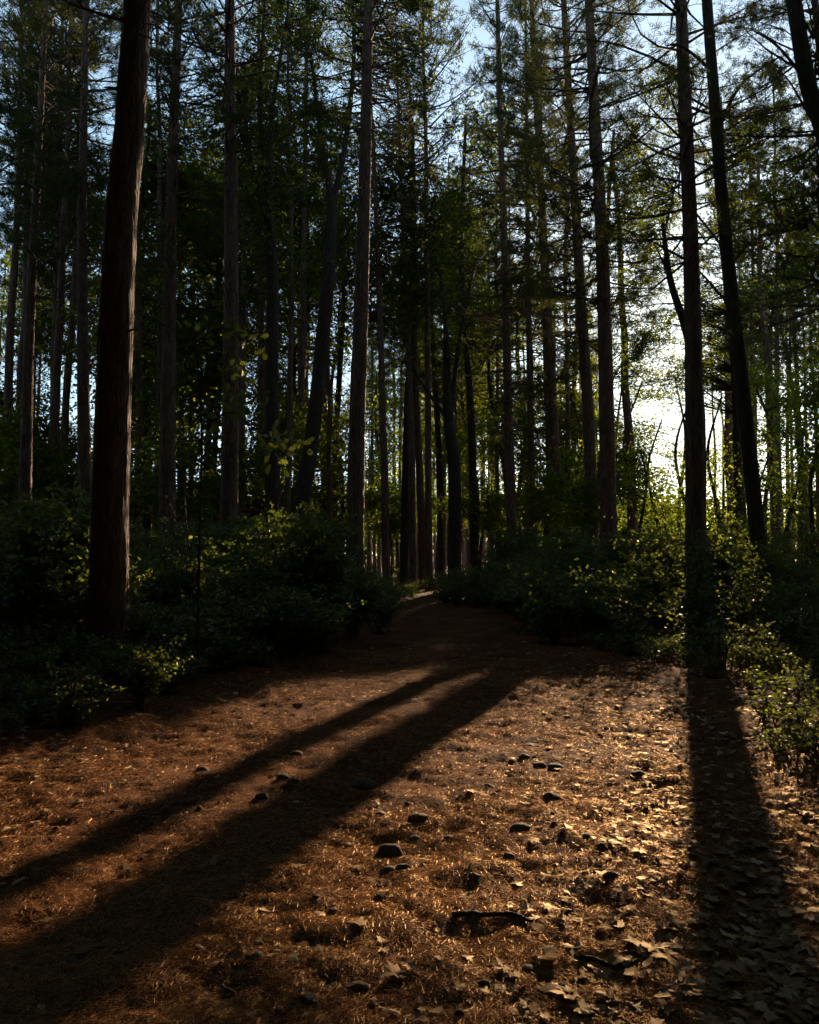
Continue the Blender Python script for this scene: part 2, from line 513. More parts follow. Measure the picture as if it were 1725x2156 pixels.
# ------------------------------------------------------------------ pine trees
def pine_crown(r, H, hc, lmax, step=0.55, per=5, tufts=42, needles=9, width=0.011, nlen=0.14, sag=0.0, taper=0.8):
    """Branch wood and needle tufts of one crown in tree space; returns (wood MB, tuft centres, tuft axes)."""
    wood, C0, D0 = MB(), [], []
    h = hc
    while h < H - 0.3:
        f = (h - hc) / max(H - hc, 0.1)
        L0 = lmax * (0.55 + 0.45 * math.sin(min(f * 3.2, 1.57))) * (1 - f ** 1.5 * taper)
        for _ in range(per):
            az = r.uniform(0, 2 * math.pi); L = L0 * r.uniform(0.55, 1.1)
            el = math.radians(-6 + 45 * f ** 1.3 + r.normal() * 8)
            out = np.array([math.cos(az) * math.cos(el), math.sin(az) * math.cos(el), math.sin(el)])
            side = np.array([-math.sin(az), math.cos(az), 0])
            t = np.linspace(0, 1, 5)
            kink = r.normal(size=3) * 0.07 * L
            P = np.array([0, 0, h + r.normal() * 0.1]) + out * (t * L)[:, None] + np.array([0, 0, 1]) * ((t ** 2) * L * (0.14 - sag))[:, None] + kink * (np.sin(t * 3.14))[:, None]
            wood.add(*_t(tube(P, np.linspace(0.016 + 0.009 * L, 0.006, 5), 3)))
            n2 = max(4, int(tufts / 6 * L / lmax))
            for k in range(n2):
                tt = r.uniform(0.3, 1.0)
                p0 = P[0] + (P[-1] - P[0]) * tt + np.array([0, 0, 1]) * ((tt ** 2 - tt) * L * (0.14 - sag)) + kink * math.sin(tt * 3.14)
                sd = norm(out * r.uniform(0.5, 1.0) + side * r.choice([-1, 1]) * r.uniform(0.3, 1.0) + np.array([0, 0, r.uniform(-0.1, 0.45)]))
                l2 = L * (1.1 - tt) * r.uniform(0.35, 0.7) + 0.15
                p1 = p0 + sd * l2
                wood.add(*_t(tube(np.array([p0, (p0 + p1) / 2 + [0, 0, 0.03 * l2], p1]), [0.006, 0.005, 0.003], 3)))
                m = int(r.integers(4, 8))
                q = r.uniform(0.35, 1.0, m)[:, None]
                C0.append(p0 + sd * l2 * q + r.normal(size=(m, 3)) * 0.07); D0.append(np.repeat(sd[None], m, 0))
        h += step * r.uniform(0.75, 1.25)
    return wood, np.concatenate(C0), np.concatenate(D0)

def _t(vq):
    return vq[0], None, vq[1]

def needle_mesh(C0, D0, r, needles, width, nlen):
    n = len(C0)
    d = norm(D0[:, None] * 0.75 + r.normal(size=(n, needles, 3)) * 0.62 + np.array([0, 0, 0.12]))
    b = C0[:, None] + d * 0.02 + r.normal(size=(n, needles, 3)) * 0.025
    s = norm(np.cross(d, r.normal(size=d.shape))) * (width / 2)
    L = (nlen * r.uniform(0.7, 1.2, (n, needles)))[..., None]
    V = np.stack([b - s, b + s, b + d * L], 2).reshape(-1, 3)
    return V, np.arange(len(V)).reshape(-1, 3)

def trunk_shape(r, P, R, sides, ring, flare=0.35, rough=0.05):
    n = max(6, int(np.linalg.norm(np.diff(P, axis=0), axis=1).sum() / ring))
    Q = spline(P, n)
    zz = Q[:, 2] - Q[0, 2]
    R2 = np.interp(np.linspace(0, 1, n), np.linspace(0, 1, len(R)), R) * (1 + flare * np.exp(-zz / 0.35))
    s0 = r.uniform(0, 200)
    def bumpf(Pp, th):
        a, z = np.meshgrid(th, Pp[:, 2])
        ca = np.abs(((a / (2 * math.pi) * 2) % 2) - 1) * 2 * math.pi      # mirrored, so no seam
        v = vnoise(ca * 3.5 + s0, z * 1.7 + s0) * 1.0 + vnoise(ca * 8 + s0, z * 5 + s0) * 0.9 + vnoise(ca * 14, z * 11 + s0) * 0.5
        return 1 + rough * v
    return tube(Q, R2, sides, bumpf)

PINE_VAR = []
def pine_variants():
    specs = [(21.0, 10.5, 2.7, 60), (19.0, 9.0, 2.5, 58), (23.0, 12.5, 2.9, 62), (20.0, 8.0, 2.4, 54), (22.0, 5.0, 2.8, 42), (26.0, 9.0, 4.0, 84), (21.0, 14.5, 1.9, 34), (22.0, 16.0, 1.8, 34), (20.0, 13.0, 2.0, 34)]
    for k, (H, hc, lm, tf) in enumerate(specs):
        r = np.random.default_rng(100 + k)
        PINE_VAR.append((H, hc) + pine_crown(r, H, hc, lm, 0.6, 5, tf))

pine_variants()
FAR_CROWN, FAR_WOOD = {}, {}

def crown_for(parent, var, base, H, near, rz, r, name='crown', needles=12, width=0.014, nlen=0.15, far_key=None):
    """Parent the branch wood and needles of crown variant `var` to a tree, thinned where the sun gets through."""
    Hv, hc, wood, C0, D0 = PINE_VAR[var]
    s = H / Hv
    c, sn = math.cos(rz), math.sin(rz)
    Rz = np.array([[c, -sn, 0], [sn, c, 0], [0, 0, 1]])
    keep = beam_keep((C0 * s) @ Rz.T + base)
    low = keep < 1
    key = (var, near)
    if key not in FAR_WOOD:
        FAR_WOOD[key] = wood.mesh('branches', 'twig_bark')
    bw = obj('branches', FAR_WOOD[key], parent, (0, 0, 0), (0, 0, rz), (s, s, s))
    if (keep < 0.3).mean() < 0.03:
        if key not in FAR_CROWN:
            V, T = needle_mesh(C0, D0, np.random.default_rng(9), needles, width, nlen)
            FAR_CROWN[key] = mesh('crown', V, T, None, 'needle')
        return obj(name, FAR_CROWN[key], parent, (0, 0, 0), (0, 0, rz), (s, s, s))
    sel = r.random(len(C0)) < keep
    V, T = needle_mesh(C0[sel], D0[sel], r, needles, width, nlen)
    return obj(name, mesh('crown', V, T, None, 'needle'), parent, (0, 0, 0), (0, 0, rz), (s, s, s))

# bare lower branches, shared shapes
DEAD = []
for k in range(6):
    r = np.random.default_rng(300 + k)
    mb = MB()
    L = r.uniform(1.3, 2.6)
    pts = np.array([[0, 0, 0], [L * 0.35, r.normal() * 0.1, 0.10 + r.normal() * 0.1], [L * 0.7, r.normal() * 0.22, 0.02 + r.normal() * 0.2], [L, r.normal() * 0.35, -0.15 + r.normal() * 0.3]])
    P = spline(pts, 9)
    mb.add(*_t(tube(P, np.linspace(0.024, 0.006, 9), 5)))
    for j in range(7):
        i = int(r.integers(2, 8)); d = norm(np.array([r.uniform(0.2, 1), r.normal(), r.normal() * 0.5])); l = r.uniform(0.25, 0.8)
        P2 = np.array([P[i], P[i] + d * l * 0.5 + r.normal(size=3) * 0.04, P[i] + d * l + [0, 0, -0.08]])
        mb.add(*_t(tube(P2, [0.009, 0.007, 0.003], 4)))
        for q in range(2):
            d2 = norm(d + r.normal(size=3) * 0.8)
            mb.add(*_t(tube(np.array([P2[1], P2[1] + d2 * 0.15, P2[1] + d2 * 0.3]), [0.005, 0.004, 0.002], 3)))
    DEAD.append(mb.mesh('dead_branch', 'twig_bark'))

stub_mb = MB(); stub_mb.add(*_t(tube(np.array([[0, 0, 0], [0.12, 0, 0.01], [0.2, 0.01, 0.0]]), [0.022, 0.016, 0.008], 5)))
STUB = stub_mb.mesh('branch_stub', 'twig_bark')

def pixel_axis(pts, Y, H, lean=0.6):
    """A trunk line through the photograph's pixels at distance Y, from just under the ground up to height H."""
    W = [at(px, py, Y) for px, py in pts]
    W = sorted(W, key=lambda w: w[2])
    b, b2 = W[0], W[1]
    g = height(b[0], b[1]) - 0.12
    if b[2] > g:
        k = (b[2] - g) / max(b2[2] - b[2], 0.1)
        W.insert(0, np.array([b[0] - (b2[0] - b[0]) * k, b[1], g]))
    t, t2 = W[-1], W[-2]
    if t[2] < H:
        k = (H - t[2]) / max(t[2] - t2[2], 0.1)
        W.append(np.array([t[0] + (t[0] - t2[0]) * k * lean, t[1], H]))
    return np.array(W)

def pine(label, pts, Y, wpx, H, hd, var=0, detail=1, rz=0.0, seed=1, dead=10, stubs=5, group=None, crown=True, trim=None):
    r = np.random.default_rng(seed)
    A = pixel_axis(pts, Y, H)
    base = A[0].copy()
    r0 = wpx / 2 / F_PX * Y
    root = tag(obj('pine_tree', None, None, tuple(base)), label, 'tree', group)
    z = A[:, 2] - base[2]
    R = r0 * (1.0 - 0.75 * np.clip(z / H, 0, 1) ** 1.1)
    Pn = spline(A, 40) - base
    Rn = np.interp(Pn[:, 2], z, R)
    sides, ring = ((44, 0.07) if detail == 2 else (28, 0.10) if detail == 1 else (14, 0.3))
    V, Q = trunk_shape(r, Pn, Rn, sides, ring, 0.3, 0.075 if detail == 2 else 0.06)
    obj('trunk', mesh('trunk', V, None, Q, 'pine_bark', True), root)
    def axis_at(zq):
        return np.array([np.interp(zq, Pn[:, 2], Pn[:, k]) for k in range(3)])
    for k in range(dead):
        zq = hd[0] + (hd[1] - hd[0]) * (k + r.random()) / dead
        if zq > H * 0.95: continue
        p = axis_at(zq)
        sc = r.uniform(0.6, 1.15)
        obj('dead_branch', DEAD[int(r.integers(0, 6))], root, tuple(p), (r.normal() * 0.3, r.normal() * 0.25 - 0.1, r.uniform(0, 6.28)), (sc, sc, sc))
    for k in range(stubs):
        zq = r.uniform(0.6, hd[0]); p = axis_at(zq); a = r.uniform(0, 6.28); rr = np.interp(zq, Pn[:, 2], Rn) * 0.9
        obj('branch_stub', STUB, root, (p[0] + math.cos(a) * rr, p[1] + math.sin(a) * rr, p[2]), (0, r.normal() * 0.2, a))
    if crown:
        top = Pn[-1]
        sh = axis_at(H * 0.72)
        b2 = base + np.array([sh[0], sh[1], 0])
        c = crown_for(root, var, b2, H, True, rz, r)
        for ch in root.children:
            if ch.name.startswith(('crown', 'branches')):
                ch.location = (sh[0], sh[1], 0)
    return root, base

# the sun reaches the right-hand flank of these trunks
def sheet(px, Y, w, y0, y1, k):
    a, b = at(px, y1, Y), at(px, y0, Y)
    SHEETS.append(((a[0], a[1]), w, a[2], b[2], k))
sheet(62, 22.0, 0.45, 150, 1120, 0.02)
sheet(240, 9.8, 0.50, -50, 1400, 0.06)
sheet(485, 18.0, 0.45, -50, 1230, 0.08)
sheet(755, 19.0, 0.45, -50, 1150, 0.06)
sheet(180, 21.0, 0.4, 300, 1080, 0.2)
SPOTS.append((at(510, 770, 9.2), 0.34, 0.10))
SPOTS.append((at(1430, 700, 0.5), 0.5, 0.12))

PINES = [
 # label, pixels, distance, width px, height, bare-branch zone, crown variant, detail
 ('tall pine at the far left with its right flank lit orange', [(52, 1100), (62, 700), (80, 350), (97, 0)], 22.0, 29, 21, (7, 12), 0, 1),
 ('thin dark pine stem close behind the orange-lit far left pine', [(66, 1100), (70, 800), (84, 300), (92, 0)], 30.0, 15, 19, (6, 10), 1, 0),
 ('straight dim pine between the orange-lit pine and the thickest trunk', [(180, 1080), (173, 500), (182, 0)], 21.0, 31, 22, (8, 13), 2, 1),
 ('thickest and nearest pine trunk, flaky bark lit along its right edge', [(229, 1360), (234, 1000), (253, 500), (290, 0)], 9.8, 80, 22, (8, 12), 2, 2),
 ('black silhouetted pine just right of the thickest trunk', [(352, 1150), (355, 800), (362, 400), (376, 0)], 20.0, 38, 21, (6, 12), 3, 1),
 ('grey-brown straight pine with oak leaves hanging across its stem', [(482, 1200), (487, 600), (484, 0)], 18.0, 40, 23, (9, 14), 0, 2),
 ('straight pale-barked pine just left of the gap over the path', [(748, 1130), (752, 900), (765, 500), (776, 0)], 19.0, 40, 23, (9, 14), 2, 2),
 ('slim pine standing at the bend of the path', [(871, 1240), (862, 800), (849, 480), (838, 200)], 33.0, 17, 25, (8, 13), 1, 1),
 ('dark pine leaning out just right of the slim pine at the bend', [(893, 1232), (884, 1000), (876, 820), (868, 500)], 35.0, 19, 24, (8, 12), 3, 0),
 ('red-brown pine in the middle with a thin lit right edge', [(1079, 1170), (1070, 850), (1062, 500), (1052, 200)], 29.0, 24, 27, (6, 13), 4, 1),
 ('slender straight pine between the two middle red-brown pines', [(1124, 1180), (1114, 700), (1109, 250)], 33.0, 17, 27, (7, 13), 1, 1),
 ('dark pine with a dense black crown above the path', [(1178, 1140), (1163, 850), (1145, 500), (1122, 60)], 33.0, 26, 32, (5, 12), 4, 1),
 ('reddish pine left of the stout shadow-casting pine', [(1244, 1090), (1240, 900), (1216, 500), (1187, 0)], 26.0, 29, 27, (5, 14), 5, 1),
 ('stout straight pine whose shadow crosses the middle of the path', [(1282, 1150), (1278, 900), (1267, 500), (1240, 0)], 22.5, 37, 27, (6, 14), 5, 1),
 ('pine with the low sun sparkling at its left edge', [(1464, 1240), (1462, 850), (1454, 500), (1434, 0)], 18.5, 42, 26, (6, 15), 5, 2),
]
for k, (lab, pts, Y, w, H, hd, var, det) in enumerate(PINES):
    pine(lab, pts, Y, w, H, hd, var, det, rz=k * 1.3, seed=500 + k, dead=(16 if 9 <= k else 7), stubs=5 if det else 2)

# ------------------------------------------------------------------ broad-leaved trees
def broadleaf(name, label, trunk, R, limbs, clumps, leaf=0.11, mat='oak_leaf', group=None, seed=1, outline=None, sides=12, bark='oak_bark', cluster=14, category='tree', flat=0.45, spread=0.22):
    """trunk: world points; limbs: list of (points, r0); clumps: list of (centre, radii, sprays). Each spray is a twig with leaves."""
    r = np.random.default_rng(seed)
    trunk = np.asarray(trunk, float); base = trunk[0].copy()
    root = tag(obj(name, None, None, tuple(base)), label, category, group)
    V, Q = trunk_shape(r, trunk - base, np.asarray(R, float), sides, 0.16, 0.25, 0.05)
    obj('trunk', mesh('trunk', V, None, Q, bark, True), root)
    skel = [spline(trunk, 30)[8:]]
    for pts, r0 in limbs:
        S = spline(np.asarray(pts, float), 16)
        V, Q = tube(S - base, np.linspace(r0, r0 * 0.35, 16), 8)
        obj('limb', mesh('limb', V, None, Q, bark, True), root)
        skel.append(S[4:])
    skel = np.concatenate(skel)
    wood, LP = MB(), []
    for c, rad, n in clumps:
        c, rad = np.asarray(c, float), np.asarray(rad, float)
        tip = r.normal(size=(n, 3)); tip = tip / np.linalg.norm(tip, axis=1, keepdims=True) * r.random((n, 1)) ** 0.45 * rad + c
        kp = beam_keep(tip)
        for t, kk in zip(tip, kp):
            if kk < 0.1 and r.random() > kk: continue
            dd = np.linalg.norm(skel - t, axis=1) + np.maximum(0, skel[:, 2] - t[2]) * 0.8
            s = skel[int(np.argmin(dd + r.random(len(dd)) * 0.6))]
            mid = (s + t) / 2 + r.normal(size=3) * 0.12 * np.linalg.norm(t - s) + [0, 0, 0.08 * np.linalg.norm(t - s)]
            P = spline(np.array([s, mid, t]), 6)
            wood.add(*_t(tube(P, np.linspace(0.003 + 0.0045 * np.linalg.norm(t - s), 0.003, 6), 3)))
            m = cluster
            q = r.uniform(0.45, 1.05, m)
            i = np.clip((q * 5).astype(int), 0, 4); f = np.clip(q * 5 - i, 0, 1.3)[:, None]
            LP.append(P[i] * (1 - f) + P[i + 1] * f + r.normal(size=(m, 3)) * spread * [1, 1, 0.6])
    LP = np.concatenate(LP)
    LP = LP[r.random(len(LP)) < beam_keep(LP)]
    obj('branches', wood.mesh('branches', bark, False, base), root)
    if outline is None:
        V, T = kite_leaves(LP - base, leaf, r, flat)
    else:
        V, T = shaped_leaves(LP - base, leaf, r, outline, flat)
    obj('crown', mesh('crown', V, T, None, mat), root)
    return root

def pix(pts, Y, dy=0.0):
    W = [at(px, py, Y + dy * i) for i, (px, py) in enumerate(pts)]
    b = W[0]
    return np.array([[b[0], b[1], float(height(b[0], b[1])) - 0.1]] + W) if b[2] > 0.4 else np.array(W)

def clump(px, py, Y, rx, rz, n, ry=None):
    return (at(px, py, Y), (rx, ry or rx, rz), n)

broadleaf('oak_tree', 'dark forked broadleaf tree right of the leaf-draped pine', pix([(575, 1090), (572, 800), (574, 600), (566, 430)], 21, 0.2), [0.24, 0.22, 0.2, 0.18, 0.14],
          [(pix([(570, 480), (530, 350), (512, 200)], 21.4)[1:], 0.12), (pix([(567, 440), (572, 250), (600, 60)], 21.4)[1:], 0.11), (pix([(567, 430), (548, 220), (560, -40)], 21.4)[1:], 0.09)],
          [clump(530, 150, 21, 1.7, 1.8, 150), clump(600, 40, 22, 2.0, 1.8, 170), clump(540, 420, 21.5, 1.7, 1.6, 120), clump(430, 250, 23, 1.8, 2.4, 150), clump(600, 330, 23, 1.6, 1.5, 100), clump(560, 560, 24, 1.5, 1.2, 70)], seed=21)
broadleaf('oak_tree', 'dark broadleaf tree with a wide fork left of the pale-barked pine', pix([(634, 1090), (660, 900), (690, 600), (700, 420)], 25, 0.2), [0.28, 0.27, 0.25, 0.23, 0.17],
          [(pix([(700, 430), (678, 300), (655, 120)], 25.6)[1:], 0.13), (pix([(700, 430), (728, 300), (746, 100), (735, -60)], 25.6)[1:], 0.12), (pix([(692, 560), (740, 480), (800, 430)], 25.6)[1:], 0.06)],
          [clump(680, 80, 25, 1.9, 1.8, 170), clump(760, 30, 26, 1.8, 1.8, 150), clump(640, 260, 25.5, 1.6, 1.6, 120), clump(720, 250, 26, 1.5, 1.5, 100), clump(850, 120, 27, 1.7, 1.6, 100), clump(925, 190, 28, 1.6, 1.5, 80), clump(905, 50, 28, 1.8, 1.5, 90), clump(660, 560, 27, 1.5, 1.4, 70), clump(700, 420, 27, 1.4, 1.2, 60)], seed=22)
broadleaf('oak_tree', 'dark broadleaf tree forking low in the middle above the path', pix([(957, 1225), (957, 1000), (945, 880), (940, 700)], 30, 0.2), [0.30, 0.27, 0.25, 0.22, 0.12],
          [(pix([(947, 890), (905, 830), (870, 780)], 30.5)[1:], 0.09), (pix([(948, 880), (970, 700), (1000, 560)], 30.5)[1:], 0.12), (pix([(942, 760), (930, 600), (900, 480)], 30.5)[1:], 0.1)],
          [clump(930, 560, 30, 2.4, 2.0, 120), clump(1010, 520, 31, 2.0, 1.6, 90), clump(880, 700, 30, 1.8, 1.6, 80), clump(1000, 680, 31, 1.8, 1.8, 90), clump(960, 420, 32, 2.0, 1.5, 70)], seed=23)
broadleaf('oak_tree', 'thin broadleaf stem bending behind the sunlit-edge pine', pix([(1476, 1150), (1474, 850), (1446, 700), (1412, 590), (1396, 470)], 20.2, 0.1), [0.15, 0.14, 0.12, 0.11, 0.09, 0.05],
          [(pix([(1430, 650), (1400, 560), (1370, 500)], 21.8)[1:], 0.04), (pix([(1398, 500), (1420, 400), (1440, 330)], 21.8)[1:], 0.04)],
          [clump(1370, 340, 22, 1.3, 0.8, 60), clump(1420, 280, 22, 1.0, 0.6, 35), clump(1340, 560, 22.5, 1.2, 1.0, 60), clump(1400, 470, 22, 1.3, 0.9, 60), clump(1330, 440, 23, 1.0, 0.8, 40)], leaf=0.10, seed=24)
broadleaf('leaning_tree', 'dark smooth trunk leaning left, right of the sunlit-edge pine', pix([(1612, 1270), (1598, 1150), (1562, 800), (1530, 520), (1508, 260), (1487, -20)], 17.5, 0.0), [0.2, 0.19, 0.175, 0.16, 0.145, 0.13, 0.12],
          [(pix([(1509, 280), (1560, 180), (1640, 120)], 17.8)[1:], 0.05), (pix([(1500, 150), (1440, 100), (1400, 95)], 17.3)[1:], 0.04), (pix([(1535, 560), (1600, 500), (1700, 480)], 17.8)[1:], 0.035)],
          [clump(1600, 330, 19, 1.3, 0.9, 60), clump(1580, 440, 19.5, 1.0, 0.7, 40), clump(1680, 500, 19, 1.1, 0.8, 40)], seed=25)
broadleaf('leaning_tree', 'curving dark trunk cut off by the top right corner', pix([(1830, 900), (1800, 560), (1738, 290), (1700, 170), (1668, -20)], 14.5, 0.0), [0.19, 0.18, 0.17, 0.16, 0.15, 0.14],
          [(pix([(1705, 180), (1640, 100), (1580, 60)], 14.6)[1:], 0.035), (pix([(1735, 290), (1680, 330), (1600, 350)], 14.6)[1:], 0.03)],
          [clump(1750, 480, 15, 1.0, 1.0, 40), clump(1730, 640, 15.5, 1.0, 0.8, 35)], seed=26)
broadleaf('oak_tree', 'leafy broadleaf tree whose boughs veil the sky right of the sunlit-edge pine', pix([(1556, 1150), (1548, 800), (1522, 520), (1500, 250)], 26), [0.16, 0.15, 0.13, 0.1, 0.06],
          [(pix([(1535, 640), (1460, 560), (1390, 520)], 26)[1:], 0.05), (pix([(1522, 520), (1440, 420), (1370, 360)], 26)[1:], 0.05), (pix([(1508, 350), (1450, 260), (1390, 220)], 26)[1:], 0.04)],
          [clump(1400, 580, 26, 1.3, 0.8, 55), clump(1370, 430, 26, 1.5, 1.1, 75), clump(1440, 640, 26.5, 1.0, 0.7, 40), clump(1500, 470, 26.5, 1.4, 1.2, 60), clump(1395, 240, 26, 1.4, 1.1, 55), clump(1580, 600, 27, 1.5, 1.2, 60), clump(1400, 800, 27, 1.4, 1.0, 150), clump(1420, 690, 27, 1.0, 0.7, 110), clump(1560, 780, 27, 1.4, 1.0, 55), clump(1420, 150, 26, 1.5, 1.0, 50)], leaf=0.105, seed=27)
broadleaf('oak_tree', 'leafy broadleaf tree filling the gap right of the stout pine', pix([(1273, 1150), (1272, 850), (1274, 560), (1290, 300)], 30.5), [0.17, 0.16, 0.14, 0.11, 0.06],
          [(pix([(1274, 680), (1310, 610), (1350, 580)], 30.5)[1:], 0.05), (pix([(1276, 520), (1315, 430), (1350, 400)], 30.5)[1:], 0.05), (pix([(1272, 860), (1300, 780), (1340, 760)], 30.5)[1:], 0.05)],
          [clump(1330, 620, 30.5, 1.5, 1.2, 75), clump(1335, 480, 30.5, 1.5, 1.2, 75), clump(1320, 780, 30, 1.5, 1.1, 75), clump(1335, 330, 31, 1.4, 1.1, 70), clump(1250, 700, 31, 1.4, 1.3, 60), clump(1320, 920, 30, 1.4, 0.9, 140), clump(1370, 690, 30, 1.3, 0.9, 120), clump(1390, 900, 30, 1.5, 1.0, 140)], leaf=0.11, seed=28)
pine('dark pine trunk cut off by the very top right corner', [(1800, 700), (1752, 300), (1716, 0)], 15.5, 28, 20, (8, 14), 5, 1, seed=61, dead=12)

# ------------------------------------------------------------------ trees further back
def shadow_falls_on_clearing(x, y, H, pad=0.35):
    z = np.linspace(0.0, H, 60)
    for du in (-pad, 0, pad):
        t = z / SUN[2]
        gx, gy = x + PERP[0] * du - SUN[0] * t, y + PERP[1] * du - SUN[1] * t
        if inside(CLEARING, gx, gy).any():
            return True
    return False

FAR_TRUNK = []
for k in range(9):
    r = np.random.default_rng(700 + k)
    Hv = PINE_VAR[k][0]
    z = np.linspace(-0.15, Hv, 12)
    P = np.stack([np.cumsum(r.normal(size=12)) * 0.04, np.cumsum(r.normal(size=12)) * 0.04, z], 1); P -= [P[0, 0], P[0, 1], 0]
    V, Q = trunk_shape(r, P, 0.15 * (1 - 0.75 * np.linspace(0, 1, 12) ** 1.1), 12, 0.4, 0.25, 0.06)
    FAR_TRUNK.append(mesh('trunk', V, None, Q, 'pine_bark', True))

REPEATS = []      # (object, kind phrase, pixel column, distance)
LANDMARKS = [(55, 'the orange-lit far left pine'), (178, 'the dim straight pine'), (232, 'the thickest trunk'), (355, 'the black silhouetted pine'), (485, 'the leaf-draped pine'),
             (572, 'the narrow-forked dark tree'), (660, 'the wide-forked dark tree'), (752, 'the pale-barked pine'), (868, 'the slim pine at the bend'), (957, 'the low-forking middle tree'),
             (1075, 'the red-brown middle pine'), (1172, 'the dense-crowned pine'), (1280, 'the stout shadow-casting pine'), (1465, 'the pine edged by the sun'), (1605, 'the dark leaning trunk')]
ORD = ['nearest', 'second nearest', 'third nearest', 'fourth nearest', 'fifth nearest', 'sixth nearest', 'seventh nearest', 'eighth nearest', 'ninth nearest', 'tenth nearest', 'eleventh nearest', 'twelfth nearest',
       'thirteenth nearest', 'fourteenth nearest', 'fifteenth nearest', 'sixteenth nearest', 'seventeenth nearest', 'eighteenth nearest', 'nineteenth nearest', 'twentieth nearest']

def single_out():
    cells = {}
    for o, phrase, px, Y in REPEATS:
        d, (lx, name) = min((abs(px - l[0]), l) for l in LANDMARKS)
        side = 'left of' if px < lx else 'right of'
        cells.setdefault((phrase, name, side), []).append((Y, o))
    for (phrase, name, side), items in cells.items():
        items.sort(key=lambda t: t[0])
        for i, (Y, o) in enumerate(items):
            q = ORD[i] + ' ' if len(items) > 1 and i < len(ORD) else ''
            o['label'] = f'{q}{phrase} {side} {name}'

placed = []
def far_pine(px, Y, label, group, r, diam=None, kinds=5, force=None):
    x = (px - CX) / F_PX * Y
    y = Y
    k = int(r.integers(6, 9)) if Y > 38 or r.random() < 0.5 else int(r.integers(0, 4))
    s = r.uniform(0.95, 1.3)
    if force is not None: k, s = force
    H = PINE_VAR[k][0] * s
    if shadow_falls_on_clearing(x, y, H):
        return False
    for (bx, by), w, z0, z1, kk in SHEETS:
        u = (x - bx) * PERP[0] + (y - by) * PERP[1]; v = (x - bx) * AZ[0] + (y - by) * AZ[1]
        if abs(u - 0.1) < 0.4 and 0 < v < 80:
            return False
    if any((x - a) ** 2 + (y - b) ** 2 < 1.1 for a, b in placed):
        return False
    placed.append((x, y))
    base = np.array([x, y, float(height(x, y))])
    root = tag(obj('pine_tree', None, None, tuple(base)), label, 'tree', group)
    REPEATS.append((root, label, px, Y))
    d = (diam or r.uniform(0.24, 0.36)) / 0.30
    obj('trunk', FAR_TRUNK[k], root, (0, 0, 0), (r.normal() * 0.012, r.normal() * 0.012, r.uniform(0, 6.28)), (d, d, s))
    crown_for(root, k, base, H, False, r.uniform(0, 6.28), r, width=0.026, needles=7, nlen=0.19)
    return True

r = np.random.default_rng(77)
n = 0
while n < 62:
    n += far_pine(r.uniform(770, 1040), r.uniform(42, 95), 'thin distant plantation pine', 'plantation pines beyond the bend', r, None, 4)
n = 0
while n < 36:
    Y = 24 * (62 / 24) ** r.random()
    n += far_pine(r.uniform(-80, 770), Y, 'shadowy background pine', 'pines back in the left woods', r)
n = 0
tries = 0
while n < 36 and tries < 900:
    tries += 1
    Y = 33 * (80 / 33) ** r.random()
    n += far_pine(r.uniform(1040, 1800), Y, 'backlit background pine', 'pines back in the right woods', r)
for px, Y, k, s_ in [(20, 26, 0, 1.3), (128, 29, 2, 1.25), (325, 27, 1, 1.4), (430, 30, 3, 1.4), (545, 31, 0, 1.35), (640, 30, 2, 1.3), (815, 31, 1, 1.5), (905, 33, 0, 1.4), (985, 36, 2, 1.35)]:
    far_pine(px, Y, 'tall shadowy pine', 'tall pines closing the canopy', r, 0.34, 5, (k, s_))
BACK = [('straight dim pine behind the dark crown pine and the reddish pine', 1200, 39, 0.36), ('thin backlit pine between the stout pine and the sunlit-edge pine', 1337, 34, 0.50), ('backlit pine right of the leaning trunk', 1640, 34, 0.5), ('thin backlit pine near the right edge', 1700, 42, 0.36),
        ('backlit pine seen between the sunlit-edge pine and the leaning trunk', 1545, 37, 0.46)]
for lab, px, Y, d in BACK:
    x = (px - CX) / F_PX * Y
    base = np.array([x, Y, float(height(x, Y))])
    root = tag(obj('pine_tree', None, None, tuple(base)), lab, 'tree')
    k = int(r.integers(0, 4))
    obj('trunk', FAR_TRUNK[k], root, (0, 0, 0), (0.01, -0.035, r.uniform(0, 6.28)), (d / 0.3, d / 0.3, 1.05))
    crown_for(root, k, base, PINE_VAR[k][0] * 1.05, False, 1.0, r, width=0.026, needles=7, nlen=0.19)

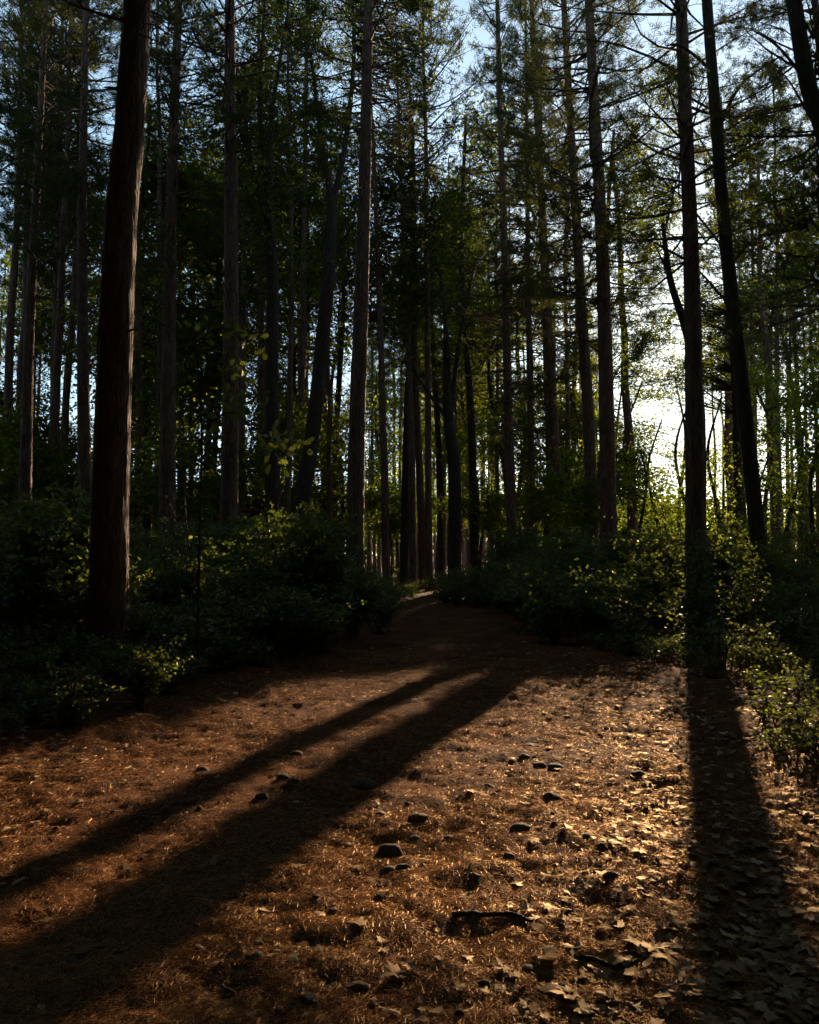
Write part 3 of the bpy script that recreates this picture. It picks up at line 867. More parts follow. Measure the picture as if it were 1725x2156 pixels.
# ---- young conifers and broad-leaved understorey trees, built once and copied
def template_broadleaf(seed, H, rad, sprays, leaf):
    r = np.random.default_rng(seed)
    t = np.array([[0, 0, -0.1], [r.normal() * 0.15, r.normal() * 0.15, H * 0.35], [r.normal() * 0.4, r.normal() * 0.4, H * 0.7], [r.normal() * 0.5, r.normal() * 0.5, H]])
    cl = []
    for k in range(6):
        a = r.uniform(0, 6.28); q = r.uniform(0.2, 0.9) * rad
        cl.append((np.array([math.cos(a) * q, math.sin(a) * q, H * r.uniform(0.45, 1.0)]), np.array([rad * 0.55, rad * 0.55, H * 0.10]), sprays // 6))
    skel = spline(t, 24)[5:]
    SP, LP = [], []
    V, Q = trunk_shape(r, t, np.array([0.02, 0.017, 0.012, 0.006]) * H ** 0.75, 10, 0.3, 0.2, 0.05)
    tm = mesh('trunk', V, None, Q, 'oak_bark', True)
    for c, rd, n in cl:
        tip = r.normal(size=(n, 3)); tip = norm(tip) * r.random((n, 1)) ** 0.45 * rd + c
        for q in tip:
            dd = np.linalg.norm(skel - q, axis=1) + np.maximum(0, skel[:, 2] - q[2]) * 1.2
            s = skel[int(np.argmin(dd + r.random(len(dd)) * 0.8))]
            l = np.linalg.norm(q - s)
            P = spline(np.array([s, (s + q) / 2 + r.normal(size=3) * 0.1 * l + [0, 0, 0.1 * l], q]), 5)
            SP.append(P)
            m = 16; u = r.uniform(1.8, 4.2, m); i = np.clip(u.astype(int), 0, 3); f = (u - i)[:, None]
            LP.append(P[i] * (1 - f) + P[i + 1] * f + r.normal(size=(m, 3)) * [0.24, 0.24, 0.14])
    return tm, np.array(SP), np.array(LP), leaf

def spray_wood(SP):
    """Three-sided twigs along many short lines at once."""
    n, k = SP.shape[:2]
    T = norm(np.gradient(SP, axis=1))
    A = norm(np.cross(T, np.array([0.3, 0.9, 0.2]))); B = np.cross(T, A)
    l = np.linalg.norm(SP[:, -1] - SP[:, 0], axis=1)[:, None]
    R = (0.0025 + 0.0028 * l) * np.linspace(1, 0.25, k)[None] + 0.001
    th = np.arange(3) / 3 * 2 * math.pi
    V = SP[:, :, None] + R[..., None, None] * (np.cos(th)[None, None, :, None] * A[:, :, None] + np.sin(th)[None, None, :, None] * B[:, :, None])
    i = (np.arange(n)[:, None] * k + np.arange(k - 1)[None]).ravel()[:, None] * 3
    j = np.arange(3)[None]; j2 = (j + 1) % 3
    return V.reshape(-1, 3), np.stack([i + j, i + j2, i + 3 + j2, i + 3 + j], -1).reshape(-1, 4)

UNDER = [template_broadleaf(900 + k, H, rad, sp, lf) for k, (H, rad, sp, lf) in enumerate([(9, 2.6, 330, 0.14), (12, 3.0, 420, 0.15), (7, 2.0, 260, 0.13), (5, 1.9, 260, 0.125), (19, 4.4, 850, 0.155)])]
UNDER_CROWN = {}

def understorey(px, Y, k, label, group, r, s=1.0):
    for hop in range(8):                                           # keep stems out of the strips of light that reach the lit trunks
        x = (px - CX) / F_PX * Y
        uu = [(x - bx) * PERP[0] + (Y - by) * PERP[1] for (bx, by), w, z0, z1, kk in SHEETS]
        if min(abs(q - 0.1) for q in uu) > 0.45: break
        px += 22
    base = np.array([x, Y, float(height(x, Y))])
    tm, SP, LP, leaf = UNDER[k]
    rz = r.uniform(0, 6.28)
    c, sn = math.cos(rz), math.sin(rz)
    Rz = np.array([[c, -sn, 0], [sn, c, 0], [0, 0, 1]])
    keep = beam_keep((LP.reshape(-1, 3) * s) @ Rz.T + base)
    root = tag(obj('understorey_tree', None, None, tuple(base)), label, 'tree', group)
    REPEATS.append((root, label, px, Y))
    obj('trunk', tm, root, (0, 0, 0), (0, 0, rz), (s, s, s))
    if (keep < 0.3).mean() < 0.04:
        if k not in UNDER_CROWN:
            V, T = kite_leaves(LP.reshape(-1, 3), leaf, np.random.default_rng(4), 0.45)
            W, WQ = spray_wood(SP)
            UNDER_CROWN[k] = mesh('crown', V, T, None, 'oak_leaf'), mesh('branches', W, None, WQ, 'oak_bark')
        me, bm = UNDER_CROWN[k]
    else:
        sk = keep.reshape(LP.shape[:2]).mean(1)
        kept = r.random(len(SP)) < np.maximum(sk, 0.04)
        if kept.sum() < 3: kept[:3] = True
        LK, kk = LP[kept].reshape(-1, 3), keep.reshape(LP.shape[:2])[kept].ravel()
        LK = LK[(kk > 0.12) | (r.random(len(kk)) < kk * 1.5)]
        V, T = kite_leaves(LK, leaf, r, 0.45)
        W, WQ = spray_wood(SP[kept])
        me, bm = mesh('crown', V, T, None, 'oak_leaf'), mesh('branches', W, None, WQ, 'oak_bark')
    obj('branches', bm, root, (0, 0, 0), (0, 0, rz), (s, s, s))
    obj('crown', me, root, (0, 0, 0), (0, 0, rz), (s, s, s))

r = np.random.default_rng(41)
for px, Y, k, s in [(-20, 30, 0, 1.1), (250, 30, 1, 1.2), (330, 26, 0, 1.2), (440, 40, 1, 1.4), (540, 34, 1, 1.2), (620, 38, 1, 1.3),
                    (110, 26, 2, 1.0), (380, 36, 0, 1.4), (590, 27, 2, 1.1), (720, 44, 1, 1.3), (30, 24, 3, 1.1), (290, 24, 3, 1.2),
                    (60, 32, 4, 1.0), (310, 31, 4, 1.05), (540, 42, 4, 1.2), (700, 38, 4, 1.1), (430, 37, 4, 1.05), (620, 33, 4, 1.0), (300, 44, 1, 1.4), (370, 30, 3, 1.2), (460, 34, 3, 1.3), (540, 30, 3, 1.1), (640, 34, 3, 1.2), (740, 36, 3, 1.2), (150, 32, 3, 1.2), (240, 36, 3, 1.3), (80, 40, 3, 1.3), (10, 36, 3, 1.3), (35, 30, 2, 1.1), (105, 33, 2, 1.1), (600, 60, 3, 1.6), (500, 64, 3, 1.6), (350, 62, 3, 1.6), (250, 70, 3, 1.7), (120, 66, 3, 1.6), (50, 55, 3, 1.3), (200, 46, 3, 1.2), (420, 50, 3, 1.3), (560, 48, 3, 1.3), (690, 52, 3, 1.3)]:
    understorey(px, Y, k, 'dark leafy understorey tree', 'understorey trees in the left woods', r, s)
for px, Y, k, s in [(810, 58, 1, 1.3), (920, 52, 1, 1.35), (1000, 46, 1, 1.3), (1060, 40, 1, 1.25), (1100, 44, 1, 1.2), (900, 90, 1, 1.5), (1010, 36, 3, 1.1), (850, 34, 4, 1.15), (1000, 36, 4, 1.2), (930, 42, 4, 1.15), (1090, 48, 4, 1.15), (780, 46, 3, 1.2), (880, 60, 3, 1.6), (950, 64, 3, 1.5), (1040, 50, 3, 1.4), (1090, 38, 3, 1.2), (840, 48, 3, 1.2), (1000, 75, 3, 1.4), (820, 70, 3, 1.4)]:
    understorey(px, Y, k, 'yellow-green leafy understorey tree', 'understorey trees beyond the bend', r, s)
for px, Y, k, s in [(1150, 42, 1, 1.2), (1210, 38, 0, 1.2), (1330, 40, 0, 1.2), (1390, 30, 2, 1.0), (1340, 28, 3, 1.2), (1440, 34, 0, 1.0), (1520, 32, 2, 1.2), (1560, 42, 1, 1.1), (1620, 30, 0, 1.0), (1740, 25, 2, 1.2), (1680, 40, 1, 1.2),
                    (1430, 60, 1, 1.3), (1300, 62, 1, 1.4), (1560, 64, 1, 1.3), (1230, 30, 3, 1.2), (1290, 26, 3, 1.0), (1500, 25, 3, 0.9), (1570, 24, 3, 1.0), (1650, 22, 3, 1.1), (1720, 20, 3, 1.1), (1640, 44, 4, 1.0), (1160, 52, 4, 1.1), (1150, 34, 3, 1.2), (1200, 46, 3, 1.4), (1350, 52, 3, 1.5), (1400, 44, 3, 1.2), (1480, 50, 3, 1.5), (1600, 46, 3, 1.4), (1690, 50, 3, 1.5), (1260, 48, 3, 1.4)]:
    understorey(px, Y, k, 'backlit leafy understorey tree', 'understorey trees in the right woods', r, s)

# ------------------------------------------------------------------ far wood closing the view
r = np.random.default_rng(55)
mb = MB()
LPs = []
for k in range(360):
    px, Y = r.uniform(-500, 2300), r.uniform(130, 210)
    x = (px - CX) / F_PX * Y
    Hh = r.uniform(12, 17) if 700 < px < 1480 else r.uniform(8, 14)
    mb.add(*_t(tube(np.array([[x, Y, -0.3], [x + r.normal() * 0.2, Y, Hh * 0.6], [x + r.normal() * 0.4, Y, Hh]]), [0.18, 0.13, 0.04], 5)))
    c = r.normal(size=(230, 3)) * [2.0, 1.8, Hh * 0.28] + [x, Y, Hh * 0.5]
    LPs.append(c[c[:, 2] > 0.3])
V, T = kite_leaves(np.concatenate(LPs), 1.2, r, 0.3)
far = tag(obj('distant_woods', mb.mesh('distant_woods', 'oak_bark')), 'hazy mass of far woods closing the view between the trunks', 'woods', kind='stuff')
obj('foliage', mesh('foliage', V, T, None, 'oak_leaf'), far)

# the same woods going on beside and behind the camera
r = np.random.default_rng(56)
mb, LPs = MB(), []
n = 0
while n < 300:
    a, d = r.uniform(0, 6.28), 5.0 * (60 / 5.0) ** r.random()
    x, y = math.sin(a) * d, math.cos(a) * d
    if y > 0 and abs(x) < 0.56 * y + 3.4: continue
    if abs(x + 0.4) < 3.2 and y < 2: continue
    if x > 0 and y > -0.35 * x and d > 9 and r.random() < 0.35: continue
    if shadow_falls_on_clearing(x, y, 21, 0.6): continue
    n += 1
    Hh = r.uniform(15, 22)
    mb.add(*_t(tube(np.array([[x, y, -0.3], [x + r.normal() * 0.2, y, Hh * 0.6], [x + r.normal() * 0.4, y, Hh]]), [0.2, 0.15, 0.04], 7)))
    m = 320
    c = r.normal(size=(m, 3)) * [2.3, 2.3, Hh * 0.22] + [x, y, Hh * 0.62]
    c2 = r.normal(size=(90, 3)) * [1.6, 1.6, 1.6] + [x, y, 2.5]
    LPs += [c, c2]
for x, y in [(-4.9, 2.6), (-5.6, 6.2), (5.2, 2.2), (6.4, 5.6), (-3.6, -1.5), (3.4, -2.0), (-6.6, 9.5), (7.6, 8.6)]:     # trees added to cut sky light; crowns meet over the path, above the view
    mb.add(*_t(tube(np.array([[x, y, -0.3], [x * 0.98, y, 9], [x * 0.9, y, 17]]), [0.2, 0.16, 0.05], 9)))
    for q in range(7):
        a, zz_ = r.uniform(0, 6.28), r.uniform(9.5, 15) + max(0, y - 2) * 0.8
        c = np.array([x * 0.6 + math.cos(a) * 2.6, y + math.sin(a) * 2.6, zz_])
        mb.add(*_t(tube(np.array([[x * 0.96, y, zz_ - 1.2], (c + [x * 0.96, y, zz_ - 0.6]) / 2, c]), [0.05, 0.035, 0.01], 5)))
        LPs.append(r.normal(size=(70, 3)) * [1.3, 1.3, 0.5] + c)
LP = np.concatenate(LPs)
LP = LP[(LP[:, 2] > 0.2) & ((LP[:, 1] < 0.3) | (np.abs(LP[:, 0]) > 0.56 * LP[:, 1] + 1.9) | (LP[:, 2] > 2.6 + 0.80 * LP[:, 1]))]
LP = LP[r.random(len(LP)) < beam_keep(LP)]
V, T = kite_leaves(LP, 1.0, r, 0.4)
near_woods = tag(obj('surrounding_woods', mb.mesh('surrounding_woods', 'pine_bark')), 'dense woods going on beside and behind the viewer', 'woods', kind='stuff')
obj('foliage', mesh('foliage', V, T, None, 'oak_leaf'), near_woods)

# ------------------------------------------------------------------ shrubs along the path
def template_shrub(seed, H, W, stems, sprays, leaf, per=14, outline=None):
    r = np.random.default_rng(seed)
    wood, LP = MB(), []
    for k in range(stems):
        a = r.uniform(0, 6.28); tilt = r.uniform(0.1, 0.75)
        top = np.array([math.cos(a) * W * tilt, math.sin(a) * W * tilt, H * r.uniform(0.6, 1.0)])
        P = spline(np.array([[r.normal() * 0.06, r.normal() * 0.06, -0.05], top * [0.35, 0.35, 0.55] + r.normal(size=3) * 0.05, top]), 8)
        wood.add(*_t(tube(P, np.linspace(0.012, 0.004, 8), 4)))
        for j in range(sprays):
            i = int(r.integers(2, 8)); d = norm(np.array([r.normal(), r.normal(), r.normal() * 0.25 + 0.1])); l = r.uniform(0.2, 0.55) * W * 0.7
            q = P[i] + d * l + [0, 0, -0.05 * l]
            S = np.array([P[i], (P[i] + q) / 2 + [0, 0, 0.06 * l], q])
            wood.add(*_t(tube(S, [0.005, 0.004, 0.002], 3)))
            u = r.uniform(0.15, 1.05, per)[:, None]
            LP.append(P[i] * (1 - u) + q * u + r.normal(size=(per, 3)) * [0.06, 0.06, 0.03])
    LP = np.concatenate(LP); LP = LP[LP[:, 2] > 0.05]
    return wood.mesh('stems', 'twig_bark'), LP, leaf, outline

SHRUB = [template_shrub(1000, 1.9, 1.3, 13, 12, 0.075, 18), template_shrub(1001, 1.4, 1.2, 13, 12, 0.07, 18), template_shrub(1002, 2.4, 1.3, 14, 13, 0.08, 18), template_shrub(1003, 0.75, 0.9, 14, 8, 0.06, 12),
         template_shrub(1004, 0.40, 0.6, 9, 6, 0.055, 8), template_shrub(1005, 1.0, 1.0, 13, 10, 0.065, 14)]
SHRUB_MESH = {}

def shrub(x, y, k, label, group, r, s=1.0, name='shrub'):
    if y < 9.9 and x < 0 and CX + x / y * F_PX < 430: s *= 0.6        # low growth round the foot of the thickest trunk
    base = np.array([x, y, float(height(x, y))])
    sm, LP, leaf, outline = SHRUB[k]
    rz = r.uniform(0, 6.28); c, sn = math.cos(rz), math.sin(rz)
    W = (LP * s) @ np.array([[c, -sn, 0], [sn, c, 0], [0, 0, 1]]).T + base
    keep = beam_keep(W, True)
    keep = np.where(keep < 0.3, {3: 0.3, 4: 0.55}.get(k, 0.12), keep)
    low = (keep < 1).mean()
    if low > 0.85 and k not in (3, 4):
        return None
    root = tag(obj(name, None, None, tuple(base)), label, 'shrub', group)
    REPEATS.append((root, label, CX + x / y * F_PX, y))
    obj('stems', sm, root, (0, 0, 0), (0, 0, rz), (s, s, s))
    if low < 0.02:
        if k not in SHRUB_MESH:
            V, T = kite_leaves(LP, leaf * 1.15, np.random.default_rng(3), 0.6) if k < 3 else shaped_leaves(LP, leaf, np.random.default_rng(3), OVAL, 0.62, 0.2)
            SHRUB_MESH[k] = mesh('foliage', V, T, None, 'shrub_leaf')
        me = SHRUB_MESH[k]
    else:
        sel = r.random(len(LP)) < np.maximum(keep, 0.12)
        if sel.sum() < 4: sel[:8] = True
        V, T = kite_leaves(LP[sel], leaf * 1.15, r, 0.6) if k < 3 else shaped_leaves(LP[sel], leaf, r, OVAL, 0.62, 0.2)
        me = mesh('foliage', V, T, None, 'shrub_leaf')
    obj('foliage', me, root, (0, 0, 0), (0, 0, rz), (s, s, s))
    return root

r = np.random.default_rng(66)
LS = 'dark leafy thicket shrub'
RS = 'green leafy thicket shrub'
def edge_l(y): return float(np.interp(y, PL[:, 0], PL[:, 1]))
def edge_r(y): return float(np.interp(y, PR[:, 0], PR[:, 1]))
for y in np.arange(5.6, 13, 0.6):                                  # low fringe beside the path
    for q in range(2):
        shrub(edge_l(y) - r.uniform(0.35, 1.2), y + r.normal() * 0.2, int(r.choice([3, 4, 5])), 'low leafy path-edge plant', 'low plants on the left path edge', r, r.uniform(0.7, 1.1))
for y in np.arange(6.5, 24, 0.85):
    for q in range(5):
        off = 1.2 + q * 1.35 + r.random()
        x = edge_l(y) - off
        if abs(x) > y * 0.62: continue
        k = int(r.choice([1, 5, 0] if off < 2.6 else [0, 1, 2]))
        if y < 10.6 and CX + x / y * F_PX < 400: k = int(r.choice([3, 3, 5]))
        shrub(x, y + r.normal() * 0.3, k, LS, 'shrubs in the left thicket', r, r.uniform(0.8, 1.15))
for px, Y, k, s in [(700, 13.5, 2, 1.0), (640, 14, 2, 1.0), (750, 14.5, 1, 1.0), (580, 13, 0, 1.1), (800, 16, 5, 0.9), (812, 18.5, 5, 0.9), (790, 19.5, 1, 0.8), (540, 15, 2, 1.0)]:
    shrub((px - CX) / F_PX * Y, Y, k, LS, 'shrubs in the left thicket', r, s)
for y in np.arange(9.5, 27, 0.75):
    for q in range(6):
        off = 0.7 + q * 1.3 + r.random()
        x = edge_r(y) + off
        if abs(x) > y * 0.6: continue
        shrub(x, y + r.normal() * 0.3, int(r.choice([4, 3, 4] if y < 12.5 else [1, 5, 3] if off < 2.2 or y < 14.5 else [0, 1, 2, 5])), RS, 'shrubs in the right thicket', r, r.uniform(0.75, 1.1))
for px, Y, k, s in [(1000, 24, 1, 0.8), (950, 26, 1, 0.8), (1050, 22, 1, 0.9), (1100, 20, 1, 1.0), (1150, 18, 1, 1.0), (1200, 17.5, 0, 1.0), (1240, 16.5, 0, 1.0), (1120, 23, 0, 1.0), (1180, 21, 0, 1.0), (935, 25, 3, 0.8), (960, 23.5, 5, 0.7), (915, 30, 5, 0.8), (940, 29, 5, 0.9), (1000, 28, 1, 0.8), (850, 38, 5, 1.0), (870, 40, 1, 0.9), (890, 37, 5, 0.9), (838, 31, 4, 1.1), (856, 32.5, 4, 1.2), (872, 31.5, 4, 1.1), (845, 34, 3, 0.8), (862, 35, 3, 0.9), (866, 29.5, 3, 0.8), (842, 29, 3, 0.8)]:
    shrub((px - CX) / F_PX * Y, Y, k, RS, 'shrubs in the right thicket', r, s)
for px, py in [(1500, 1440), (1590, 1470), (1640, 1440), (1660, 1520), (1700, 1480), (1690, 1580), (1640, 1600), (1715, 1620), (1550, 1420), (1450, 1410), (1380, 1400), (1320, 1385), (1260, 1375), (1620, 1540), (1420, 1375), (1360, 1360), (1480, 1380), (1540, 1390), (1600, 1400), (1660, 1400), (1720, 1420)]:
    g = on_ground(px, py)
    shrub(g[0], g[1], 4, 'low green seedling on leaf litter', 'seedlings on the right path edge', r, r.uniform(0.5, 0.95), 'seedling')

# ------------------------------------------------------------------ bare young stems in the thicket
BARE = [(338, 1240, 11.0, 2.6, 'thin pale bare stem rising from the thicket right of the thickest trunk'), (395, 1230, 12.0, 3.4, 'thin bent bare stem left of the leaf-draped pine'), (300, 1250, 12.5, 3.0, 'slender bare stem close right of the thickest trunk'),
        (610, 1180, 14.5, 3.2, 'slender bare stem between the two dark forked trees'), (130, 1250, 10.5, 2.4, 'thin bare stem in the thicket left of the thickest trunk'), (1390, 1250, 17.0, 3.6, 'twisted bare sapling stem left of the sunlit-edge pine'),
        (1700, 1260, 12.0, 2.2, 'thin bare stem at the right edge beyond the seedlings'), (1180, 1230, 19.0, 2.6, 'thin bare stem in the thicket below the dense-crowned pine')]
for k, (px, py, Y, Hs, lab) in enumerate(BARE):
    rr = np.random.default_rng(1500 + k)
    b0 = at(px, py, Y); b0[2] = float(height(b0[0], b0[1])) - 0.05
    pts = np.array([[0, 0, 0], [rr.normal() * 0.08, rr.normal() * 0.1, Hs * 0.3], [rr.normal() * 0.16, rr.normal() * 0.2, Hs * 0.65], [rr.normal() * 0.3, rr.normal() * 0.3, Hs]])
    P = spline(pts, 24)
    root = tag(obj('bare_sapling', None, None, tuple(b0)), lab, 'sapling', 'bare stems in the thicket')
    V, Q = tube(P, np.linspace(0.014, 0.004, 24), 6)
    obj('stem', mesh('stem', V, None, Q, 'twig_bark', True), root)
    mb = MB()
    for j in range(9):
        i = int(rr.integers(8, 23)); d = norm(np.array([rr.normal(), rr.normal(), 0.5 + rr.normal() * 0.3])); l = rr.uniform(0.2, 0.6)
        mb = MB(); mb.add(*_t(tube(np.array([[0, 0, 0], d * l * 0.5, d * l + [0, 0, 0.06]]), [0.005, 0.004, 0.002], 4)))
        obj('twig', mb.mesh('twig', 'twig_bark'), root, tuple(P[i]))

# ------------------------------------------------------------------ oak sapling whose branch hangs into the light
tr = pix([(420, 1150), (425, 900), (410, 700), (400, 560)], 9.4)
broadleaf('oak_sapling', 'young oak with bright green lobed leaves hanging before the straight pine', tr, [0.018, 0.017, 0.014, 0.011, 0.006],
          [(pix([(412, 720), (470, 690), (530, 730)], 9.3)[1:], 0.012), (pix([(425, 900), (500, 870), (600, 960)], 9.2)[1:], 0.012), (pix([(418, 800), (460, 790), (510, 830)], 9.3)[1:], 0.010)],
          [clump(490, 760, 9.2, 0.35, 0.3, 12), clump(520, 700, 9.3, 0.25, 0.2, 5), clump(490, 850, 9.2, 0.4, 0.25, 9), clump(590, 940, 9.2, 0.4, 0.2, 9), clump(440, 680, 9.5, 0.35, 0.3, 5)],
          leaf=0.14, mat='shrub_leaf', outline=OAK, seed=31, sides=8, bark='twig_bark', cluster=6, flat=0.35, spread=0.10)

# ------------------------------------------------------------------ needle litter, fallen leaves
r = np.random.default_rng(88)
x, y = frustum_xy(430000, 2.35, 13, r, 1.25)
m = path_mask(x, y)
bare = np.clip((vnoise(x * 1.1 + 40, y * 1.1) + 0.6 * vnoise(x * 2.9, y * 2.9 + 11)) * 3.0 + 0.95, 0.45, 1)      # drifts and trodden patches
sel = r.random(len(x)) < (0.35 + 0.65 * m) * bare
x, y = x[sel], y[sel]
n = len(x)
z = height(x, y)
nr = ground_normal(x, y)
a = r.uniform(0, 6.28, n)
d = np.stack([np.cos(a), np.sin(a), r.normal(size=n) * 0.2], 1)
d = norm(d - nr * (d * nr).sum(1, keepdims=True) * 0.8)
roll = r.normal(size=n)[:, None] * 0.55
s = np.cross(d, nr) * np.cos(roll) + nr * np.sin(roll)
L = (r.uniform(0.022, 0.068, n))[:, None]
Wd = (0.00055 + 0.00019 * y)[:, None]
p = np.stack([x, y, z + 0.002 + r.random(n) * 0.007], 1)
V = np.stack([p - d * L / 2 - s * Wd, p - d * L / 2 + s * Wd, p + d * L / 2], 1).reshape(-1, 3)
needles_me = mesh('needle_litter', V, np.arange(3 * n).reshape(-1, 3), None, 'dry_needle')
tag(obj('needle_litter', needles_me), 'orange-brown fallen pine needles covering the path', 'needle litter', kind='stuff')

LEAF_ME = []
for k in range(8):
    rr = np.random.default_rng(1200 + k)
    V, T = shaped_leaves(np.zeros((1, 3)), 1.0, rr, (MAPLE, OAK, OVAL, MAPLE, OAK, OAK, MAPLE, MAPLE)[k], 1.0, 0.42, np.array([[0, 0, 1.0]]), 0.0)
    V = V - V.mean(0); V[:, 2] -= V[:, 2].min()
    LEAF_ME.append(mesh('fallen_leaf', V, T, None, 'dead_leaf'))

def leaf_weight(x, y):
    """Leaves lie mostly on the right-hand side of the path and along the left verge."""
    xr = np.interp(y, PR[:, 0], PR[:, 1]); xl = np.interp(y, PL[:, 0], PL[:, 1])
    return np.clip(np.exp(-np.maximum(0, xr - 0.9 - x) / 0.65), 0.015, 1) + 0.5 * np.exp(-np.maximum(0, x - xl) / 0.5)

x, y = frustum_xy(6000, 2.4, 14, r, 1.6)
sel = r.random(len(x)) < leaf_weight(x, y)
x, y = x[sel], y[sel]
order = np.argsort(y + r.random(len(y)) * 1.5)
x, y = x[order], y[order]
big = 290
nn = ground_normal(x, y, 0.06)
zz = height(x, y)
for i in range(big):
    q = Vector(norm(nn[i] + r.normal(size=3) * [0.13, 0.13, 0])).to_track_quat('Z', 'Y')
    e = q.to_euler()
    par = path if path_mask(x[i:i + 1], y[i:i + 1])[0] > 0.5 else ground
    o = obj('fallen_leaf', LEAF_ME[int(r.integers(0, 8))], par, (x[i], y[i], zz[i] + 0.002 + 0.012 * r.random()), e)
    o.rotation_mode = 'QUATERNION'
    from mathutils import Quaternion
    o.rotation_quaternion = q @ Quaternion((0, 0, 1), r.uniform(0, 6.28))
    sc = 0.035 + 0.07 * r.random() ** 1.6; o.scale = (sc, sc, sc)
xr_, yr_, nr_ = x[big:], y[big:], nn[big:]
P = np.stack([xr_, yr_, zz[big:] + 0.014], 1)
third = r.choice(3, len(P), p=[0.45, 0.42, 0.13])
mbl = MB()
for selh, ol in ((third == 0, MAPLE), (third == 1, OAK), (third == 2, OVAL)):
    k = selh.sum()
    V, T = shaped_leaves(P[selh], 0.08, r, ol, 1.0, 0.35, norm(nr_[selh] + r.normal(size=(k, 3)) * [0.1, 0.1, 0]), 0.0)
    mbl.add(V, T)
tag(obj('leaf_litter', mbl.mesh('leaf_litter', 'dead_leaf')), 'small dry leaves strewn along the verges of the path', 'leaf litter', kind='stuff')

# ------------------------------------------------------------------ stones on the path
def stone_mesh(seed, squash):
    import bmesh
    rr = np.random.default_rng(seed)
    bm = bmesh.new()
    bmesh.ops.create_icosphere(bm, subdivisions=3, radius=0.5)
    V = np.array([v.co[:] for v in bm.verts])
    K = rr.normal(size=(9, 3)); K = norm(K); h = rr.uniform(0.34, 0.47, 9)
    for kk, hh in zip(K, h):                       # a few worn facets
        dp = V @ kk
        over = np.maximum(0, dp - hh)
        V = V - over[:, None] * kk * 0.8
    V = V * (1 + 0.05 * rr.normal()) * np.array([1, rr.uniform(0.65, 0.9), squash])
    V += 0.02 * np.sin(V[:, [1, 2, 0]] * 9 + rr.uniform(0, 6, 3))
    for v, c in zip(bm.verts, V):
        v.co = c
    me = bpy.data.meshes.new('stone')
    bm.to_mesh(me); bm.free()
    me.materials.append(M['stone'])
    me.polygons.foreach_set('use_smooth', np.ones(len(me.polygons), bool))
    return me

G_ST = 'stones lying on the path'
STONES = [  # x, y, width in 2000 x 2500 pixels, squash, label
 (957, 2064, 72, 0.62, 'largest rounded stone on the path, sunlit on top'),
 (951, 2108, 46, 0.45, 'flat stone just in front of the largest rounded stone'),
 (984, 2105, 40, 0.5, 'dark stone touching the right of the flat stone by the largest stone'),
 (1023, 1992, 54, 0.5, 'broad dark stone behind the largest rounded stone'),
 (1014, 2027, 30, 0.55, 'small stone between the broad dark stone and the largest stone'),
 (930, 1975, 32, 0.55, 'pale-topped stone at the edge of the wide trunk shadow'),
 (887, 1905, 78, 0.45, 'long half-buried stone inside the wide trunk shadow'),
 (1096, 2030, 30, 0.6, 'round stone midway between the broad dark stone and the wedge stone'),
 (1270, 2021, 56, 0.62, 'wedge-shaped stone with a sunlit top and black front'),
 (1351, 2009, 24, 0.95, 'small upright dark stone right of the wedge-shaped stone'),
 (1429, 2038, 42, 0.4, 'flat pale stone among the leaves right of the wedge-shaped stone'),
 (1467, 2063, 24, 0.7, 'small rounded stone below the flat pale stone'),
 (1493, 2140, 48, 0.6, 'black triangular stone among the maple leaves'),
 (1348, 1935, 46, 0.62, 'smooth oval stone alone in the bright middle of the path'),
 (1358, 1862, 40, 0.6, 'right stone of the close pair on the bright path'),
 (1318, 1856, 36, 0.6, 'left stone of the close pair on the bright path'),
 (1281, 1841, 28, 0.55, 'small stone just behind the close pair on the bright path'),
 (1296, 1811, 40, 0.3, 'thin flat stone farthest back on the bright path'),
 (1249, 1882, 26, 0.6, 'small round stone left of the close pair'),
 (1194, 1906, 32, 0.5, 'dark flat stone left of the smooth oval stone'),
 (1206, 1926, 22, 0.5, 'small stone in front of the dark flat stone'),
 (1557, 1880, 36, 0.5, 'stone half hidden by leaves beside the green seedling'),
 (1383, 1742, 32, 0.4, 'low flat stone at the back of the path near the dappled patch'),
 (1243, 2082, 32, 0.55, 'dark stone below the wedge-shaped stone'),
 (1162, 2130, 28, 0.55, 'small stone below and left of the wedge-shaped stone'),
 (722, 1841, 36, 0.55, 'stone on the bright strip between the two long trunk shadows'),
 (719, 1905, 34, 0.7, 'rounded pale stone standing at the edge between the trunk shadows'),
 (690, 1897, 38, 0.4, 'flat dark stone beside the rounded pale stone'),
 (641, 1934, 38, 0.6, 'stone with a lit back left of the flat dark stone'),
 (496, 1879, 36, 0.55, 'stone inside the narrow trunk shadow'),
 (623, 2325, 48, 0.45, 'large half-buried stone at the lower edge of the wide shadow'),
 (672, 2308, 30, 0.5, 'stone right behind the large half-buried stone'),
 (629, 2282, 30, 0.5, 'small stone above the large half-buried stone'),
 (817, 2204, 28, 0.6, 'small knobbly stone below the largest rounded stone'),
 (171, 2317, 42, 0.5, 'dim stone in the dark lower left part of the path'),
 (870, 2395, 58, 0.45, 'dark stone close to the bottom edge below the middle'),
 (754, 2440, 50, 0.5, 'dim stone at the bottom edge left of the middle'),
 (1287, 2348, 46, 0.5, 'smooth stone in the shade below the maple leaves'),
 (1180, 2386, 46, 0.5, 'oval stone left of the smooth shaded stone near the bottom'),
 (1345, 2311, 44, 0.45, 'dark stone behind the smooth shaded stone near the bottom'),
 (40, 2350, 38, 0.5, 'dim stone at the bottom left corner of the path'),
]
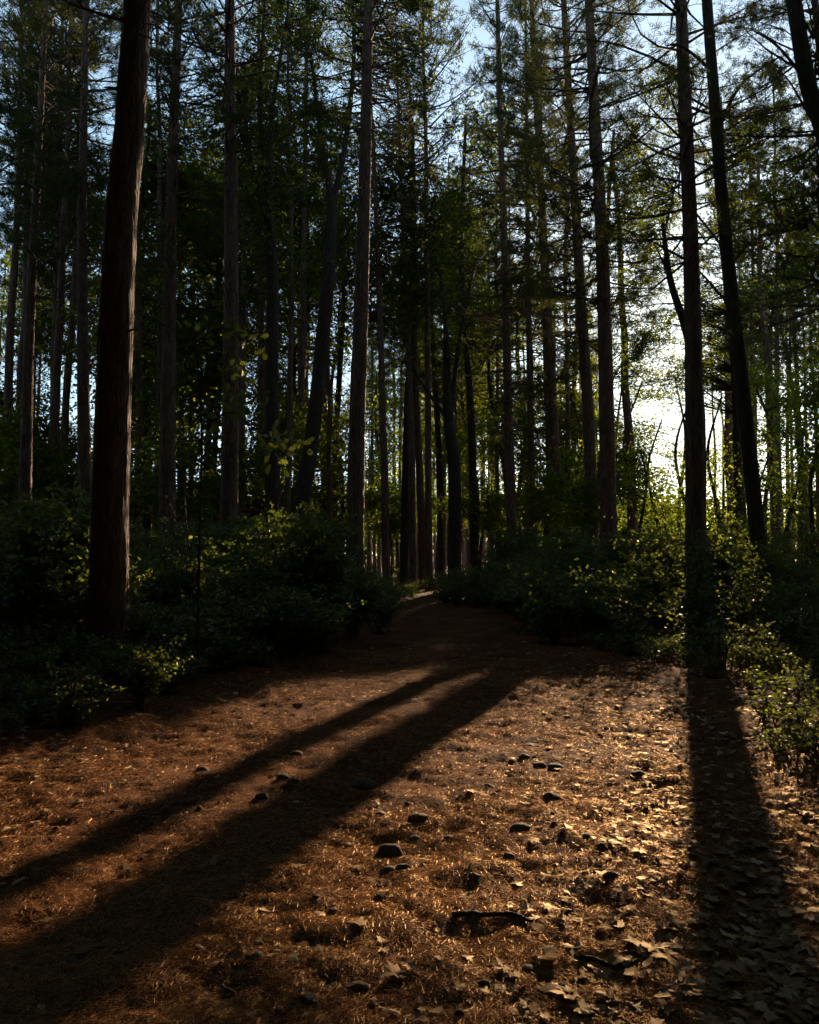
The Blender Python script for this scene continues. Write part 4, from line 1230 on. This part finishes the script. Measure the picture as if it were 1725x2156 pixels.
for k, (px, py, w, sq, lab) in enumerate(STONES):
    g = on_ground(px * 0.8625, py * 0.8625)
    size = w / 1855.0 * g[1]
    rr = np.random.default_rng(2000 + k)
    o = obj('stone', stone_mesh(2000 + k, sq), None, (g[0], g[1], float(height(g[0], g[1])) + size * sq * 0.02), (rr.normal() * 0.1, rr.normal() * 0.1, rr.uniform(-0.5, 0.5)), (size, size, size))
    tag(o, lab, 'stone', G_ST)
rr = np.random.default_rng(2100)
PEB = [stone_mesh(2200 + k, 0.55) for k in range(4)]
x, y = frustum_xy(70, 2.5, 11, rr, 1.3)
for i in range(len(x)):
    if path_mask(x[i:i + 1], y[i:i + 1])[0] < 0.9: continue
    size = rr.uniform(0.018, 0.045)
    o = obj('pebble', PEB[int(rr.integers(0, 4))], None, (x[i], y[i], float(height(x[i], y[i])) + size * 0.15), (0, 0, rr.uniform(0, 6.28)), (size, size, size))
    tag(o, 'tiny dark pebble among the needles on the path', 'pebble', 'pebbles on the path')

# ------------------------------------------------------------------ sticks
STICKS = [(1139, 2216, 60, 0.1, 0.015, 'broken piece of bark lying below the middle stones'), (1230, 2224, 110, -0.05, 0.012, 'dark stick lying beside the broken bark piece'), (1470, 2330, 150, -0.1, 0.014, 'dark stick half under the big oak leaf near the bottom'),
          (150, 1870, 40, 0.9, 0.006, 'short pale twig on the left verge of the path'), (450, 1950, 110, 0.25, 0.008, 'thin twig lying on the sunlit strip at the left'), (1850, 1690, 70, -0.6, 0.006, 'pale twig leaning over the litter at the right edge'),
          (500, 1690, 60, 0.8, 0.006, 'thin twig on the shaded left verge'), (560, 2390, 50, 1.2, 0.006, 'short pale twig in the wide shadow near the bottom'), (260, 2270, 55, 0.8, 0.006, 'pale twig in the dark lower left part')]
for k, (px, py, w, ang, rad, lab) in enumerate(STICKS):
    g = on_ground(px * 0.8625, py * 0.8625); Ls = w / 1855 * g[1] * 1.1
    rr = np.random.default_rng(2300 + k)
    P = spline(np.array([[-Ls / 2, 0, 0], [-Ls / 6, rr.normal() * 0.02, 0.01], [Ls / 5, rr.normal() * 0.02, 0.004], [Ls / 2, rr.normal() * 0.03, 0.012]]), 12)
    mb = MB(); mb.add(*_t(tube(P, np.linspace(rad, rad * 0.6, 12), 7)))
    mb.add(*_t(tube(np.array([P[7], P[7] + [Ls * 0.1, Ls * 0.08, 0.01], P[7] + [Ls * 0.16, Ls * 0.16, 0.006]]), [rad * 0.5, rad * 0.4, rad * 0.2], 5)))
    tag(obj('fallen_stick', mb.mesh('fallen_stick', 'twig_bark', True), None, (g[0], g[1], float(height(g[0], g[1])) + rad * 0.6), (0, 0, ang)), lab, 'stick', 'sticks on the path')

single_out()
